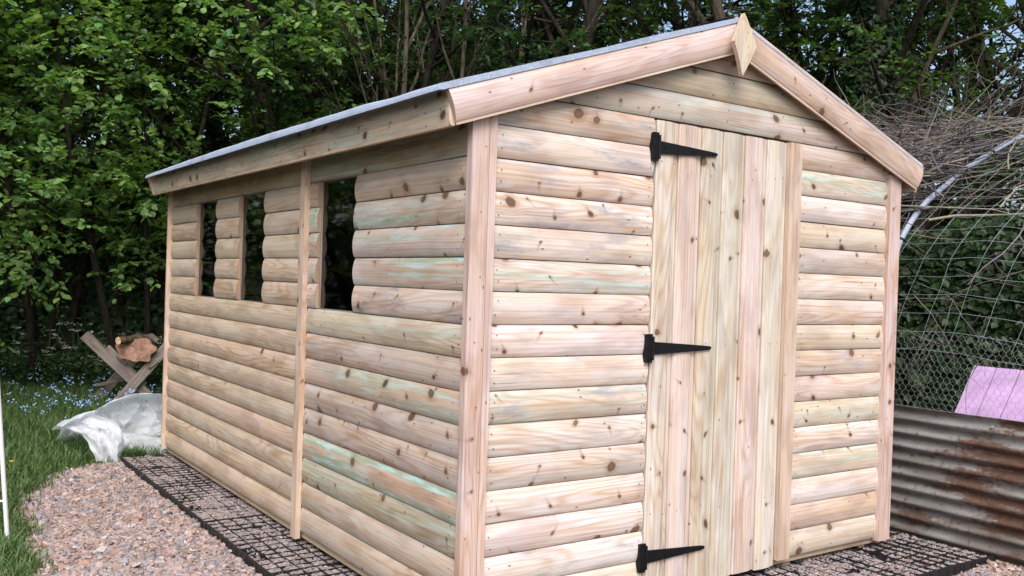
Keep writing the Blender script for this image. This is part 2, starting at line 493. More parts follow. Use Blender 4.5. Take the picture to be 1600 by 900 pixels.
# stone chips -------------------------------------------------------
def chips(n_pts, name, zf, size, label, parent=None, pal=None):
    n = len(n_pts)
    P = np.array(n_pts)
    k = 5
    ang = (np.arange(k)[None, :] + nrg.random((n, k)) * .7) * 2 * PI / k + nrg.random((n, 1)) * 6.3
    s = size[0] + (size[1] - size[0]) * nrg.random((n, 1)) ** 2.2
    asp = .5 + .5 * nrg.random((n, 1))
    rr = s * (.7 + .5 * nrg.random((n, k)))
    lx = rr * np.cos(ang); ly = rr * np.sin(ang) * asp
    th = s * (.12 + .25 * nrg.random((n, 1)))
    yaw = nrg.random((n, 1)) * 6.3
    tx = nrg.normal(0, .22, (n, 1)); ty = nrg.normal(0, .22, (n, 1))
    X = lx * np.cos(yaw) - ly * np.sin(yaw); Y = lx * np.sin(yaw) + ly * np.cos(yaw)
    Z = X * tx + Y * ty
    Vb = np.stack([P[:, 0:1] + X * 1.05, P[:, 1:2] + Y * 1.05, P[:, 2:3] + Z - th * .6], 2)
    Vt = np.stack([P[:, 0:1] + X * .82, P[:, 1:2] + Y * .82, P[:, 2:3] + Z + th], 2)
    V = np.concatenate([Vb, Vt], 1).reshape(-1, 3)
    base = (np.arange(n) * 2 * k)[:, None]
    F = []
    for a in range(k):
        b = (a + 1) % k
        F.append(np.concatenate([base + a, base + b, base + k + b, base + k + a], 1))
    F.append(np.concatenate([base + k, base + k + 1, base + k + 2, base + k + 3], 1))
    F.append(np.concatenate([base + k, base + k + 3, base + k + 4, base + k + 4], 1)[:, :4])
    Fq = np.concatenate(F[:-1]); 
    # close the pentagon with a thin quad using the base corner
    F5 = np.concatenate([base + k, base + k + 3, base + k + 4, base + 4], 1)
    F = np.concatenate([Fq, F5])
    if pal is None: pal = [(.42, .31, .27), (.39, .30, .275), (.34, .24, .195), (.46, .37, .34), (.27, .26, .28), (.34, .32, .35), (.22, .21, .235), (.50, .45, .43), (.36, .22, .15), (.41, .33, .32)]
    pal = np.array(pal)
    idx = nrg.choice(len(pal), n, p=[.18, .16, .12, .14, .09, .10, .05, .05, .04, .07])
    c = pal[idx] * (.8 + .4 * nrg.random((n, 1)))
    T = np.repeat(c, 2 * k, axis=0)
    return tag(np_mesh(name, V, F, M_stone, T, parent), label, 'gravel', kind='stuff')

SHX0, SHX1, SHY0, SHY1 = -.02, 2.58, -.02, 3.92
GX0, GY0, GX1, GY1 = -.29, -.385, 2.89, 3.95      # outline of the plastic grids
pts = []
while len(pts) < 24000:
    x, y = nrg.uniform(-1.35, -.2), nrg.uniform(.3, 4.05)
    if x > GX0 - .004: continue
    ins = in_grav(x + .03 * math.sin(y * 14), y)
    if not ins and not (nrg.random() < .05 and in_grav(x + .14, y)): continue
    pts.append((x, y, gz(x, y) + nrg.uniform(-.002, .012)))
for _ in range(4500):      # in front of the grids and by the iron sheet
    x, y = nrg.uniform(1.7, 2.98), nrg.uniform(-1.3, -.395)
    pts.append((x, y, gz(x, y) + nrg.uniform(-.002, .012)))
for _ in range(700):
    x, y = nrg.uniform(2.9, 2.97), nrg.uniform(-1, .8)
    pts.append((x, y, gz(x, y) + nrg.uniform(-.002, .01)))
chips(pts, 'gravel', None, (.005, .023), 'loose pink and grey stone chips spread beside the shed')
big = []
for _ in range(260):
    x, y = nrg.uniform(-1.05, -.35), nrg.uniform(.8, 3.8)
    if in_grav(x, y): big.append((x, y, gz(x, y) + .012))
chips(big, 'stone', None, (.016, .038), 'larger flat slabs of broken stone lying on the loose gravel')
pts = []
for _ in range(24000):
    x, y = nrg.uniform(GX0 + .01, .05), nrg.uniform(.2, GY1 - .01)
    e = (x - GX0)
    low = noise.noise(Vector((x * 6, y * 5, 4))) + (.10 if e < .09 else 0)
    if low > .45 and nrg.random() < .9: continue
    pts.append((x, y, -.060 + .007 * noise.noise(Vector((x * 9, y * 9, 1)))))
for _ in range(14000):
    x, y = nrg.uniform(1.3, GX1 - .01), nrg.uniform(GY0 + .01, .3)
    if noise.noise(Vector((x * 6, y * 5, 4))) > .5: continue
    pts.append((x, y, -.060 + .007 * noise.noise(Vector((x * 9, y * 9, 1)))))
for _ in range(1500):
    x, y = nrg.uniform(2.5, GX1 - .01), nrg.uniform(.1, 1.2)
    pts.append((x, y, -.060))
chips(pts, 'grid_gravel', None, (.004, .014), 'small grey pink chips filling the black plastic grids', pal=[(.33, .275, .26), (.31, .26, .25), (.28, .22, .20), (.36, .31, .30), (.25, .24, .26), (.30, .285, .31), (.20, .19, .21), (.42, .38, .37), (.30, .21, .165), (.33, .28, .28)])

# black plastic gravel grids: one panel, copied -----------------------------
PW, PL = .48, .4817
def grid_panel():
    m = MB()
    n = 7
    c = PW / n
    for i in range(n + 1):
        wd = .003 if i in (0, n) else .0014
        x = i * c
        x = min(max(x, wd), PW - wd)
        m.box((x - wd, 0, -.055), (x + wd, PL, 0))
    for j in range(n + 1):
        wd = .003 if j in (0, n) else .0014
        y = min(max(j * PL / n, wd), PL - wd)
        for i in range(n):
            xa = (i * c if i else 0) + .005; xb = (i + 1) * c - .005
            m.box((xa - .003, y - wd, -.054), (xb + .003, y + wd, -.001 if j in (0, n) else -.002))
    # little joining lugs on the outer walls
    for j in range(n):
        y = (j + .5) * PL / n
        m.box((-.004, y - .007, -.05), (.0, y + .007, -.012))
        m.box(((j + .5) * c - .007, -.004, -.05), ((j + .5) * c + .007, 0, -.012))
    return m.build('gravel_grid', M_plastic)
gp = grid_panel()
spots = [(GX0, GY1 - (k + 1) * PL) for k in range(9)]
spots += [(GX0 + PW + .003 + k * (PW + .003), GY0) for k in range(6)]
spots = [(x, y, 0) for x, y in spots]
spots += [(GX1 - PW - .195 + .195, GY0 + PL + .003 + k * (PL + .003), 0) for k in range(3)]
for i, (x, y, a) in enumerate(spots):
    o = gp if i == 0 else gp.copy()
    if i: col.objects.link(o)
    o.location = (x + rng.uniform(-.003, .003), y, -.0525 + rng.uniform(-.003, .003))
    o.rotation_euler = (rng.uniform(-.006, .006), rng.uniform(-.012, .012), rng.uniform(-.006, .006))
    if i < 9: tag(o, 'black plastic cell grid full of chips in the strip under the windowed wall', 'gravel grid', 'gravel grids along the window wall')
    else: tag(o, 'black plastic cell grid full of chips before the door wall and iron sheet', 'gravel grid', 'gravel grids in front of the door wall')

# ================================================================== SHED
P = .12
W, L = 2.57, 3.90
XA = W / 2 - .015      # ridge
SL = .343              # roof slope
def ztop(x): return 2.386 - SL * abs(x - XA)
shed = empty('garden_shed', (0, 0, 0))
tag(shed, 'new timber garden shed clad in rounded log boards with an apex roof', 'shed')

def prof(s, dep=.019):
    s = min(1, max(0, s))
    return .0095 + (dep - .006) * max(0, math.sin(PI * s)) ** .7 - .003 * s
def board(mb, O, U, V, Nn, ulo, uhi, h, tint, feat, dep=.019, capt=None, n=12, back=-.004, gap=.0012):
    """one log board; ulo/uhi may be functions of the height above the board's foot"""
    O, U, V, Nn = Vector(O), Vector(U), Vector(V), Vector(Nn)
    fl = ulo if callable(ulo) else (lambda z: ulo)
    fh = uhi if callable(uhi) else (lambda z: uhi)
    ru, rv = rng.random() * 60, rng.random() * 60
    jo = rng.uniform(-.0012, .0012); tl = rng.uniform(-.0015, .0015)
    rows, uvs = [], []
    ends0, ends1 = [], []
    nu = 7
    for i in range(n + 1):
        s = (1 - math.cos(PI * i / n)) / 2
        z = gap + s * (h - 2 * gap)
        a, b = fl(z), fh(z)
        if b <= a + .002: b = a + .002
        d = prof(s, dep) + jo
        r, q = [], []
        for k in range(nu + 1):
            u = a + (b - a) * k / nu
            wv = .0011 * noise.noise(Vector((u * 1.8 + ru, rv, 0)))
            r.append(O + U * u + V * (z + wv) + Nn * (d + tl * k / nu))
            q.append((u + ru, z + rv))
        rows.append(r); uvs.append(q)
        ends0.append(r[0]); ends1.append(r[-1])
    flip = U.cross(V).dot(Nn) < 0
    mb.grid(rows, uvs, tint, feat, True, 0, flip)
    ct = capt or tuple(c * .8 for c in tint)
    for e, sg in ((ends0, 1), (ends1, -1)):
        b0 = e[0] - Nn * (prof(0, dep) - back); b1 = e[-1] - Nn * (prof(0, dep) - back)
        for i in range(n):
            q = [e[i], e[i + 1], b0 + (b1 - b0) * ((i + 1) / n), b0 + (b1 - b0) * (i / n)]
            uvq = [(p.dot(V) * .3 + rv, p.dot(Nn) + ru) for p in q]
            if (sg > 0) == flip: q.reverse(); uvq.reverse()
            mb.face(q, uvq, ct, (0, 0, 0), m=1)

# colours of the boards (real, unlit)
PINK = (.645, .56, .48); WHITE = (.70, .635, .57); CREAM = (.66, .59, .49); TAN = (.57, .48, .385); YEL = (.62, .555, .43)
ORA = (.60, .485, .38); OLV = (.47, .435, .325); GRP = (.56, .485, .415)
def J(c, a=.035):
    k = 1 + rng.uniform(-a, a)
    return tuple(x * k * (1 + rng.uniform(-a / 3, a / 3)) for x in c)
X3, Y3, Z3 = (1, 0, 0), (0, 1, 0), (0, 0, 1)
nails = MB()
def nail(p, nrm, r=.0028):
    p = Vector(p); nrm = Vector(nrm)
    a = nrm.cross(Vector((0.3, .2, 1))).normalized(); b = nrm.cross(a)
    nails.face([p + (a * math.cos(k * PI / 3) + b * math.sin(k * PI / 3)) * r for k in range(6)])
def nails_at(fu, z0, face, dep=.019):
    for zz in (.27, .68):
        z = z0 + P * zz + rng.uniform(-.006, .006)
        u = fu + rng.uniform(-.006, .006)
        d = prof(zz, dep) + .0035
        if face == 'front': nail((u, -d, z), (0, -1, 0))
        else: nail((.010 - d, u, z), (-1, 0, 0))

# ---- front wall
DL, DR, DT = .866, 1.776, 1.918      # opening that holds the door and its frame strip
front_left = [(CREAM, (0, .1, .3)), (WHITE, (0, .5, .22)), (WHITE, (0, 0, .3)), (WHITE, (0, 0, .3)), (PINK, (.25, .15, .5)),
              (WHITE, (.25, .25, .35)), (CREAM, (.45, .6, .45)), (CREAM, (.15, .35, .35)), (WHITE, (0, .4, .35)), (PINK, (0, .3, .55)),
              (WHITE, (.55, .1, .45)), (CREAM, (.15, .65, .45)), (WHITE, (0, .9, .5)), (PINK, (0, .6, .7)), (WHITE, (0, .75, .25)), (TAN, (.2, .6, .7))]
front_right = [(YEL, (0, .1, .3)), (ORA, (0, 0, .3)), (WHITE, (0, 0, .45)), (YEL, (.6, 0, .25)), (WHITE, (0, .1, .4)),
               (YEL, (.35, .2, .9)), (PINK, (.15, .1, .4)), (TAN, (.1, .6, .4)), (YEL, (0, 0, .5)), (PINK, (0, .1, .2)),
               (CREAM, (.1, .2, .35)), (GRP, (.2, .2, .45)), (YEL, (.1, 0, .8)), (WHITE, (0, 0, .2)), (CREAM, (.7, .1, .4)), (TAN, (0, 0, .3))]
mb = MB()
def xlo(z, base): 
    x = XA - (2.386 - .062 - z) / SL
    return max(base, x)
def xhi(z, base):
    x = XA + (2.386 - .062 - z) / SL
    return min(base, x)
for r in range(16):
    z0 = r * P
    t, f = front_left[r]
    board(mb, (0, 0, z0), X3, Z3, (0, -1, 0), lambda z, z0=z0: xlo(z0 + z, .07), DL - .002 + rng.uniform(-.003, .003), P, J(t), f)
    t, f = front_right[r]
    board(mb, (0, 0, z0), X3, Z3, (0, -1, 0), DR + .004, lambda z, z0=z0: xhi(z0 + z, W - .07), P, J(t), f)
    nails_at(.115, z0, 'front'); nails_at(DL - .03, z0, 'front'); nails_at(W - .13, z0, 'front')
    if r < 15: nails_at(DR + .04, z0, 'front')
for r, (t, f) in zip((16, 17, 18), ((GRP, (.35, .3, .5)), ((.50, .44, .33), (.15, .1, .45)), (TAN, (.1, .1, .4)))):
    z0 = r * P
    board(mb, (0, 0, z0), X3, Z3, (0, -1, 0), lambda z, z0=z0: xlo(z0 + z, .07), lambda z, z0=z0: xhi(z0 + z, W - .07), P, J(t), f)
    for u in (.55, 1.28, 1.9):
        if xlo(z0 + .1, 0) < u < xhi(z0 + .1, W): nails_at(u, z0, 'front')
board(mb, (0, 0, 19 * P), X3, Z3, (0, -1, 0), lambda z: xlo(19 * P + z, .07), lambda z: xhi(19 * P + z, W - .07), .045, J(TAN), (0, 0, .2))
fw = mb.build('front_wall', [M_wood, M_cut], shed)

# ---- side wall (faces -X); u runs along +Y
SX = .010
wins = [(.925, 1.328), (2.052, 2.465), (2.890, 3.303)]
WZ0, WZ1 = 9 * P, 14 * P
side_near = [(TAN, (.12, .1, .2)), (TAN, (.2, 0, .25)), (OLV, (.55, 0, .45)), (ORA, (1.0, .1, .15)), (GRP, (0, .2, .8)),
             (GRP, (.15, .25, .8)), (ORA, (.6, .05, .3)), (GRP, (.1, .1, .6)), (YEL, (.35, .1, .35)), (PINK, (.1, .95, .45)),
             (PINK, (.8, .05, .35)), (PINK, (.75, .05, .55)), (CREAM, (.75, .1, .55)), (ORA, (.35, .1, .5))]
FAR = (.62, .515, .395)
mb = MB()
MIDY = 1.46
for r in range(14):
    z0 = r * P
    t, f = side_near[r]
    ft = (0, .10, .02)
    segn, segf = [(.001, MIDY)], [(MIDY, L)]
    if z0 >= WZ0 - .001:
        segn = [(.001, wins[0][0]), (wins[0][1], MIDY)]
        segf = [(MIDY, wins[1][0]), (wins[1][1], wins[2][0]), (wins[2][1], L)]
    tj = J(t); fj = J((FAR[0] * .93 + .02, FAR[1], FAR[2]) if r % 3 else FAR, .05)
    for a, b in segn:
        jit = rng.uniform(-.004, .004) if a < 1 and z0 >= WZ0 - .001 else 0
        board(mb, (SX, 0, z0), Y3, Z3, (-1, 0, 0), a, b + jit, P, tj, f, capt=(.42, .32, .245))
    for a, b in segf:
        board(mb, (SX, 0, z0), Y3, Z3, (-1, 0, 0), a + (rng.uniform(-.004, .004) if z0 >= WZ0 - .001 and a > 1.6 else 0), b, P, fj, ft, capt=(.42, .30, .22))
    for u in (.05, .6, 1.1, 2.2, 3.0, 3.86):
        if not (z0 >= WZ0 - .001 and any(a - .02 < u < b + .02 for a, b in wins)): nails_at(u, z0, 'side')
# header boards under the eave
board(mb, (SX, 0, 14 * P), Y3, Z3, (-1, 0, 0), .001, MIDY, .13, J(OLV), (.5, .05, .4), dep=.012)
board(mb, (SX, 0, 14 * P), Y3, Z3, (-1, 0, 0), MIDY, L, .13, J((.50, .42, .29)), (.1, .05, .12), dep=.012)
mb.build('side_wall', [M_wood, M_cut], shed)

# ---- hidden right and back walls, same cladding
mb = MB()
for r in range(15):
    board(mb, (W, 0, r * P), Y3, Z3, (1, 0, 0), .03, L, P, J(TAN), (.1, .1, .4), n=6)
mb.build('side_wall', [M_wood, M_cut], shed)
mb = MB()
for r in range(20):
    z0 = r * P
    board(mb, (0, L, z0), X3, Z3, (0, 1, 0), lambda z, z0=z0: xlo(z0 + z, .02), lambda z, z0=z0: xhi(z0 + z, W - .02), P if r < 19 else .045, J(TAN), (.1, .1, .4), n=6)
mb.build('back_wall', [M_wood, M_cut], shed)

# ---- lining behind the boards (makes the inside dark), with the window holes
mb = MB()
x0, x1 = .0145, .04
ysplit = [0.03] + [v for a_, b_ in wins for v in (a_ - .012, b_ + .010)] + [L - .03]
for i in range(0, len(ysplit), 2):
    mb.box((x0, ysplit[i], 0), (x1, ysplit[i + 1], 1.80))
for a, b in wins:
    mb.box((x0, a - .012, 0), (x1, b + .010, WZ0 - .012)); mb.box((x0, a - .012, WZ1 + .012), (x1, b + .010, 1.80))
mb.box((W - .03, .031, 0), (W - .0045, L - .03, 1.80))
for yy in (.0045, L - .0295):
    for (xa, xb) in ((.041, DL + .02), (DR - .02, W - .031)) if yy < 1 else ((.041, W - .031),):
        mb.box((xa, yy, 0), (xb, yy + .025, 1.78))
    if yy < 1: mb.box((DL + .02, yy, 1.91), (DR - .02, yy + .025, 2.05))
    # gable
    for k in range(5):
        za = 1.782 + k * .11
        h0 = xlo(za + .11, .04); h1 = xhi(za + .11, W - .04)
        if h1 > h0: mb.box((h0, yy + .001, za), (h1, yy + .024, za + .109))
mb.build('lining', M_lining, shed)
mb = MB()
mb.box((.01, .01, -.03), (W - .01, L - .01, -.003), (.5, .4, .28), grain=1)
for i in range(5):
    mb.box((.06 + i * .585, .03, -.062), (.11 + i * .585, L - .03, -.0305), (.36, .3, .2), grain=1)
mb.build('floor', M_wood, shed)

# ---- corner trims, mid post
TR = (.62, .505, .445)
def trim(name, lo, hi, tint, grain=2, feat=(0, .1, .25), groove=None):
    m = MB()
    if groove is None:
        m.box(lo, hi, tint, feat, grain)
    else:
        m.box(lo, (groove - .0015, hi[1], hi[2]), tint, feat, grain)
        m.box((groove - .0015, lo[1] + .004, lo[2] + .001), (groove + .0015, hi[1], hi[2] - .001), tuple(c * .8 for c in tint), feat, grain)
        m.box((groove + .0015, lo[1] + .0015, lo[2]), hi, tuple(c * 1.02 for c in tint), feat, grain)
    return m.build(name, M_wood, shed, bevel=.003)
trim('corner_trim', (-.016, -.034, -.01), (.088, .0, 1.835), TR, groove=.055, feat=(0, .15, .28))
trim('corner_trim', (W - .105, -.037, -.012), (W - .012, .0, 1.835), TR, feat=(0, .1, .35))
trim('corner_trim', (-.032, L + .001, -.01), (.03, L + .024, 1.79), (.66, .55, .43))
trim('mid_post', (-.033, 1.430, -.03), (-.006, 1.490, 1.80), (.66, .54, .42), feat=(0, .05, .15))

# ---- windows: reveal boards, inner bead, glass
for k, (a, b) in enumerate(wins):
    m = MB()
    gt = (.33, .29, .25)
    xf, xb = .0065, .046
    T = .014
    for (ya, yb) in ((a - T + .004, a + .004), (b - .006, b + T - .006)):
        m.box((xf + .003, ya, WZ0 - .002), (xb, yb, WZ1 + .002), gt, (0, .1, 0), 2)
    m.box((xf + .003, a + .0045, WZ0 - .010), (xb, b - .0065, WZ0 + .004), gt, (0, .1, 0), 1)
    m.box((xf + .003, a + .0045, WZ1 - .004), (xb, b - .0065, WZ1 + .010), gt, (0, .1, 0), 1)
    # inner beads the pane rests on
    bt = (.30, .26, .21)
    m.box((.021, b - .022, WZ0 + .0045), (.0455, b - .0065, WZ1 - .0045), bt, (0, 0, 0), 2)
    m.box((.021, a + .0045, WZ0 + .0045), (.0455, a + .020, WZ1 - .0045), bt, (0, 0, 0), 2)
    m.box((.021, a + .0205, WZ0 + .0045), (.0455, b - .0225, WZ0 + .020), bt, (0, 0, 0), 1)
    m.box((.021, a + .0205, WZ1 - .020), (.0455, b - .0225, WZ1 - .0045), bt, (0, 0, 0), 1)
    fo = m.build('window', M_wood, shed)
    g_ = MB(); g_.box((.0160, a + .005, WZ0 + .005), (.0195, b - .007, WZ1 - .005))
    g_.build('pane', M_glass, fo)

# ---- door: six vertical planks, frame strip, three T hinges
mb = MB()
edges = [.872, .996, 1.120, 1.246, 1.385, 1.535, 1.690]
edges = [.872, 1.000, 1.135, 1.266, 1.405, 1.550, 1.690]
dt = [((.66, .61, .51), (.12, .1, .2)), ((.66, .575, .50), (0, .1, .25)), ((.61, .565, .45), (.15, .1, .25)), ((.62, .59, .49), (.2, .15, .35)), ((.67, .58, .51), (0, .1, .3)), ((.66, .62, .52), (.15, .05, .25))]
DZ = -.022
for k in range(6):
    a, b = edges[k], edges[k + 1]
    t, f = dt[k]
    ru, rv = rng.random() * 50, rng.random() * 50
    pr = [(0, .006), (.0, .0035), (.0018, .003), (.0022, .016), (.006, .019), (.045, .022), (.085, .020), (b - a - .034, .0185), (b - a - .022, .012), (b - a - .010, .0105), (b - a - .0015, .0105), (b - a - .0015, .003)]
    rows, uvs = [], []
    zt = DT - .006 - .004 * k / 6
    zb = DZ + .003 * math.sin(k * 2)
    for i in range(9):
        z = zb + (zt - zb) * i / 8
        rows.append([(a + du + .0006 * math.sin(z * 3 + k), -d - .001, z) for du, d in pr])
        uvs.append([(z + ru, a + du + rv) for du, d in pr])
    n_p = len(pr)
    for j in range(n_p - 1):
        sub = [[r[j], r[j + 1]] for r in rows]; su = [[q[j], q[j + 1]] for q in uvs]
        mb.grid(sub, su, t, f, False, flip=False)
    for z_, fl in ((zb, False), (zt, True)):
        cap = [(a + du, -d - .001, z_) for du, d in pr[2:]] + [(b - .0015, .012, z_), (a, .012, z_)]
        mb.face(cap if not fl else list(reversed(cap)), [(p[1] * .3, p[0]) for p in cap], (.5, .36, .26))
mb.box((edges[0] + .001, -.002, DZ + .002), (edges[-1] - .001, .018, DT - .010), (.5, .4, .3), grain=2)
door = mb.build('door', M_wood, shed)
for x, zs in ((.90, (.3, .98, 1.75)), (.97, (.3, .98, 1.75)), (1.05, (.3, .98, 1.7)), (1.19, (.32, 1.0, 1.72)), (1.31, (.3, .99, 1.7)), (1.45, (.3, 1.0, 1.72)), (1.60, (.31, 1.0, 1.74)), (1.65, (.31, 1.0, 1.74))):
    for z in zs: nail((x, -.0245, z + rng.uniform(-.01, .01)), (0, -1, 0))
# frame strip right of the door
m = MB(); m.box((1.694, -.034, .002), (1.775, .01, 1.912), (.60, .49, .38), (0, .1, .4), 2)
m.build('door_frame', M_wood, shed, bevel=.004)
for zc, dz in ((1.800, .004), (.986, -.004), (.137, -.006)):
    m = MB()
    y0, y1 = -.037, -.031
    x0, x1 = .838, .870
    m.box((x0, y0, zc - .058), (x1, y1, zc + .058))
    m.box((x0 + .002, -.031, zc - .056), (x1 - .002, -.012, zc + .056))
    m.tube([(x1 + .002, -.038, zc - .048), (x1 + .002, -.038, zc + .048)], .0055, 10)
    # tapered strap
    pts = [(x1 + .004, .027), (x1 + .03, .025), (1.16, .011), (1.20, .0085), (1.214, .006), (1.218, 0)]
    zz = lambda x: zc + dz * (x - x1) / .35
    rt = [(x, zz(x) + h) for x, h in pts] + [(x, zz(x) - h) for x, h in reversed(pts[:-1])]
    fr = [(x, -.0315, z) for x, z in rt]; bk = [(x, -.0255, z) for x, z in rt]
    m.face(list(reversed(fr))); m.face(bk)
    for i in range(len(rt)):
        j = (i + 1) % len(rt)
        m.face([fr[i], fr[j], bk[j], bk[i]])
    for sx in (.91, .985, 1.07, 1.19):
        m.tube([(sx, -.031, zz(sx)), (sx, -.0345, zz(sx))], .0048, 8)
    for sz in (-.044, 0, .044):
        m.tube([(x0 + .014, -.036, zc + sz), (x0 + .014, -.0395, zc + sz)], .0048, 8)
    m.build('hinge', M_black, door, bevel=.0008)

# ---- roof: boards under, felt over, barge boards, fascias, finial
OVF, OVB = .055, .05        # overhangs of the roof deck
EX = .105                   # eave overhang
def roofpt(x, y, up=0.):
    sgn = -1 if x < XA else 1
    nx_, nz_ = sgn * SL / math.hypot(1, SL), 1 / math.hypot(1, SL)
    return Vector((x + nx_ * up, y, ztop(x) - .012 + nz_ * up))
m = MB()
for sgn in (-1, 1):
    xe = XA + sgn * (W / 2 + EX)
    for i in range(14):
        a, b = i / 14, (i + .985) / 14
        xa, xb = XA + (xe - XA) * a, XA + (xe - XA) * b
        q = []
        for up in (-.032, -.014):
            q.append([roofpt(xa if i else xa + sgn * .002, -OVF, up), roofpt(xb, -OVF, up), roofpt(xb, L + OVB, up), roofpt(xa if i else xa + sgn * .002, L + OVB, up)])
        lo_, hi_ = q
        m.face(list(reversed(lo_)) if sgn > 0 else lo_, [(p.y, p.x) for p in lo_], (.5, .4, .3))
        m.face(hi_ if sgn > 0 else list(reversed(hi_)), [(p.y, p.x) for p in hi_], (.5, .4, .3))
        for k in range(4):
            l = (k + 1) % 4
            m.face([lo_[k], lo_[l], hi_[l], hi_[k]], [(0, 0), (.1, 0), (.1, .02), (0, .02)], (.5, .4, .3))
roof = m.build('roof', M_wood, shed)
# felt: one thick sheet per slope with laps, rolled over the eave
m = MB()
laps = [(-.088, 1.02, .000), (.98, 2.06, .0035), (2.02, 3.10, .000), (3.06, L + .13, .0035)]
laps = [(-.078, 1.0, 0.002), (1.0, L + .045, 0.0)]
for sgn in (-1, 1):
    xe = XA + sgn * (W / 2 + EX + (.046 if sgn < 0 else .018))
    for (ya, yb, dz) in laps:
        rows_t, rows_b, uv_ = [], [], []
        NY = 26; NX = 16
        for j in range(NY + 1):
            y = ya + (yb - ya) * j / NY
            rt_, rb_, uu = [], [], []
            for i in range(NX + 1):
                a = i / NX
                x = XA + (xe - XA) * a
                bow = (.016 if sgn < 0 else .006) * math.sin(PI * min(1, max(0, (y + .08) / (L + .1)))) * a
                wob = .004 * noise.noise(Vector((x * 3, y * 4, sgn)))
                edge = max(0, (y + .084) < .03) * 0
                p = roofpt(x, y, (.014 if sgn < 0 else .002) + dz * (sgn < 0) + bow + wob * (1 if sgn < 0 else .3))
                pb = roofpt(x, y, -.006)
                rt_.append(p); rb_.append(pb); uu.append((y, x))
            # roll over the eave
            e = rt_[-1]
            rt_.append(e + Vector((sgn * .010, 0, -.010))); uu.append((y, xe + .01))
            rt_.append(Vector((e.x + sgn * .012, y, rb_[-1].z - .004))); uu.append((y, xe + .02))
            rows_t.append(rt_); uv_.append(uu); rows_b.append(rb_)
        m.grid(rows_t, uv_, (1, 1, 1), flip=(sgn < 0))
        m.grid(rows_b, [u_[:NX + 1] for u_ in uv_], (1, 1, 1), flip=(sgn > 0))
        for j in (0, NY):
            for i in range(NX):
                q = [rows_t[j][i], rows_t[j][i + 1], rows_b[j][i + 1], rows_b[j][i]]
                m.face(q, None)
            m.face([rows_t[j][NX], rows_t[j][NX + 1], rows_t[j][NX + 2], rows_b[j][NX]])
m.build('roofing_felt', M_felt, roof)

def roof_board(name, p0, p1, down, out, h, tint, feat, thick=.012, dep=.013, cut=True):
    """a log board whose top edge runs p0 -> p1; 'down' and 'out' are its other axes"""
    m = MB()
    U = (Vector(p1) - Vector(p0)); ln = U.length; U.normalize()
    V = -Vector(down).normalized(); Nn = Vector(out).normalized()
    O = Vector(p0) - V * h
    board(m, O, U, V, Nn, 0, ln, h, tint, feat, dep=dep, capt=tuple(c * .85 for c in tint), back=-thick, n=12)
    # back and edges
    a = O - Nn * thick; b = O + U * ln - Nn * thick
    c = b + V * h; d = a + V * h
    m.face([a, d, c, b], [(0, 0), (0, h), (ln, h), (ln, 0)], tint)
    m.face([a, b, O + U * ln + Nn * .003, O + Nn * .003], [(0, 0), (ln, 0), (ln, .02), (0, .02)], tuple(x * .95 for x in tint), feat)
    m.face([d, c, O + U * ln + V * h + Nn * .003, O + V * h + Nn * .003], [(0, 0), (ln, 0), (ln, .02), (0, .02)], tint, feat)
    return m
BH = .140
ca, sa = 1 / math.hypot(1, SL), SL / math.hypot(1, SL)
for sgn in (-1, 1):
    for yo, fr in ((-.0565, -1), (L + .0515, 1)):
        xt = XA + sgn * (1.421 if fr < 0 else 1.440)
        up_ = .004 if sgn < 0 else .012
        p0 = Vector((xt, yo, ztop(xt) + up_)); p1 = Vector((XA + sgn * .001, yo, ztop(XA) + up_))
        down = Vector((sgn * -sa, 0, -ca))
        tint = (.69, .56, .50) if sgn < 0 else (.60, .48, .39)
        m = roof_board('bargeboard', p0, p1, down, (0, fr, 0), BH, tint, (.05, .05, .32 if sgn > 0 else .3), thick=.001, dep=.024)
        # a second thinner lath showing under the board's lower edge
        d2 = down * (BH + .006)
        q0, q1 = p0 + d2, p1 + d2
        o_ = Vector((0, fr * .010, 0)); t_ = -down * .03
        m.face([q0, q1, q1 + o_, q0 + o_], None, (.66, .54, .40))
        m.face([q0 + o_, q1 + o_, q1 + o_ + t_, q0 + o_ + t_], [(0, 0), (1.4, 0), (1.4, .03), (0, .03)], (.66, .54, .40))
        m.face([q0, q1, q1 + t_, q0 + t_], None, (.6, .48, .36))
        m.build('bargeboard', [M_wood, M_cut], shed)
# eave fascias
for sgn in (-1, 1):
    xf = XA + sgn * (W / 2 + EX - .024)
    zt_ = ztop(xf) - .006
    out = Vector((sgn * ca, 0, sa * .55)); down = Vector((sgn * .09, 0, -1)).normalized()
    out = Vector((sgn, 0, .09)).normalized()
    m = roof_board('fascia', (xf, -.0555, zt_), (xf, L + .05, zt_), down, out, .150, (.74, .64, .50), (.5, .1, .75), thick=.004, dep=.023)
    q0 = Vector((xf, -.0555, zt_)) + down * .153; q1 = Vector((xf, L + .05, zt_)) + down * .153
    o_ = out * .016; t_ = Vector((0, 0, .012))
    m.face([q0, q1, q1 + o_, q0 + o_], None, (.55, .45, .33)); m.face([q0 + o_, q1 + o_, q1 + o_ + t_, q0 + o_ + t_], [(0, 0), (4, 0), (4, .01), (0, .01)], (.6, .5, .36))
    m.build('fascia', [M_wood, M_cut], shed)
    # soffit strip between wall and fascia
# ridge cap of felt
m = MB()
rows, uu = [], []
for j in range(9):
    y = -.05 + (L + .10) * j / 8
    rows.append([roofpt(XA - .13, y, .024), roofpt(XA - .06, y, .026), Vector((XA, y, ztop(XA) + .016)), roofpt(XA + .06, y, .026), roofpt(XA + .13, y, .024)])
    uu.append([(y, k * .06) for k in range(5)])
m.grid(rows, uu, flip=True)
m.build('ridge_felt', M_felt, roof)
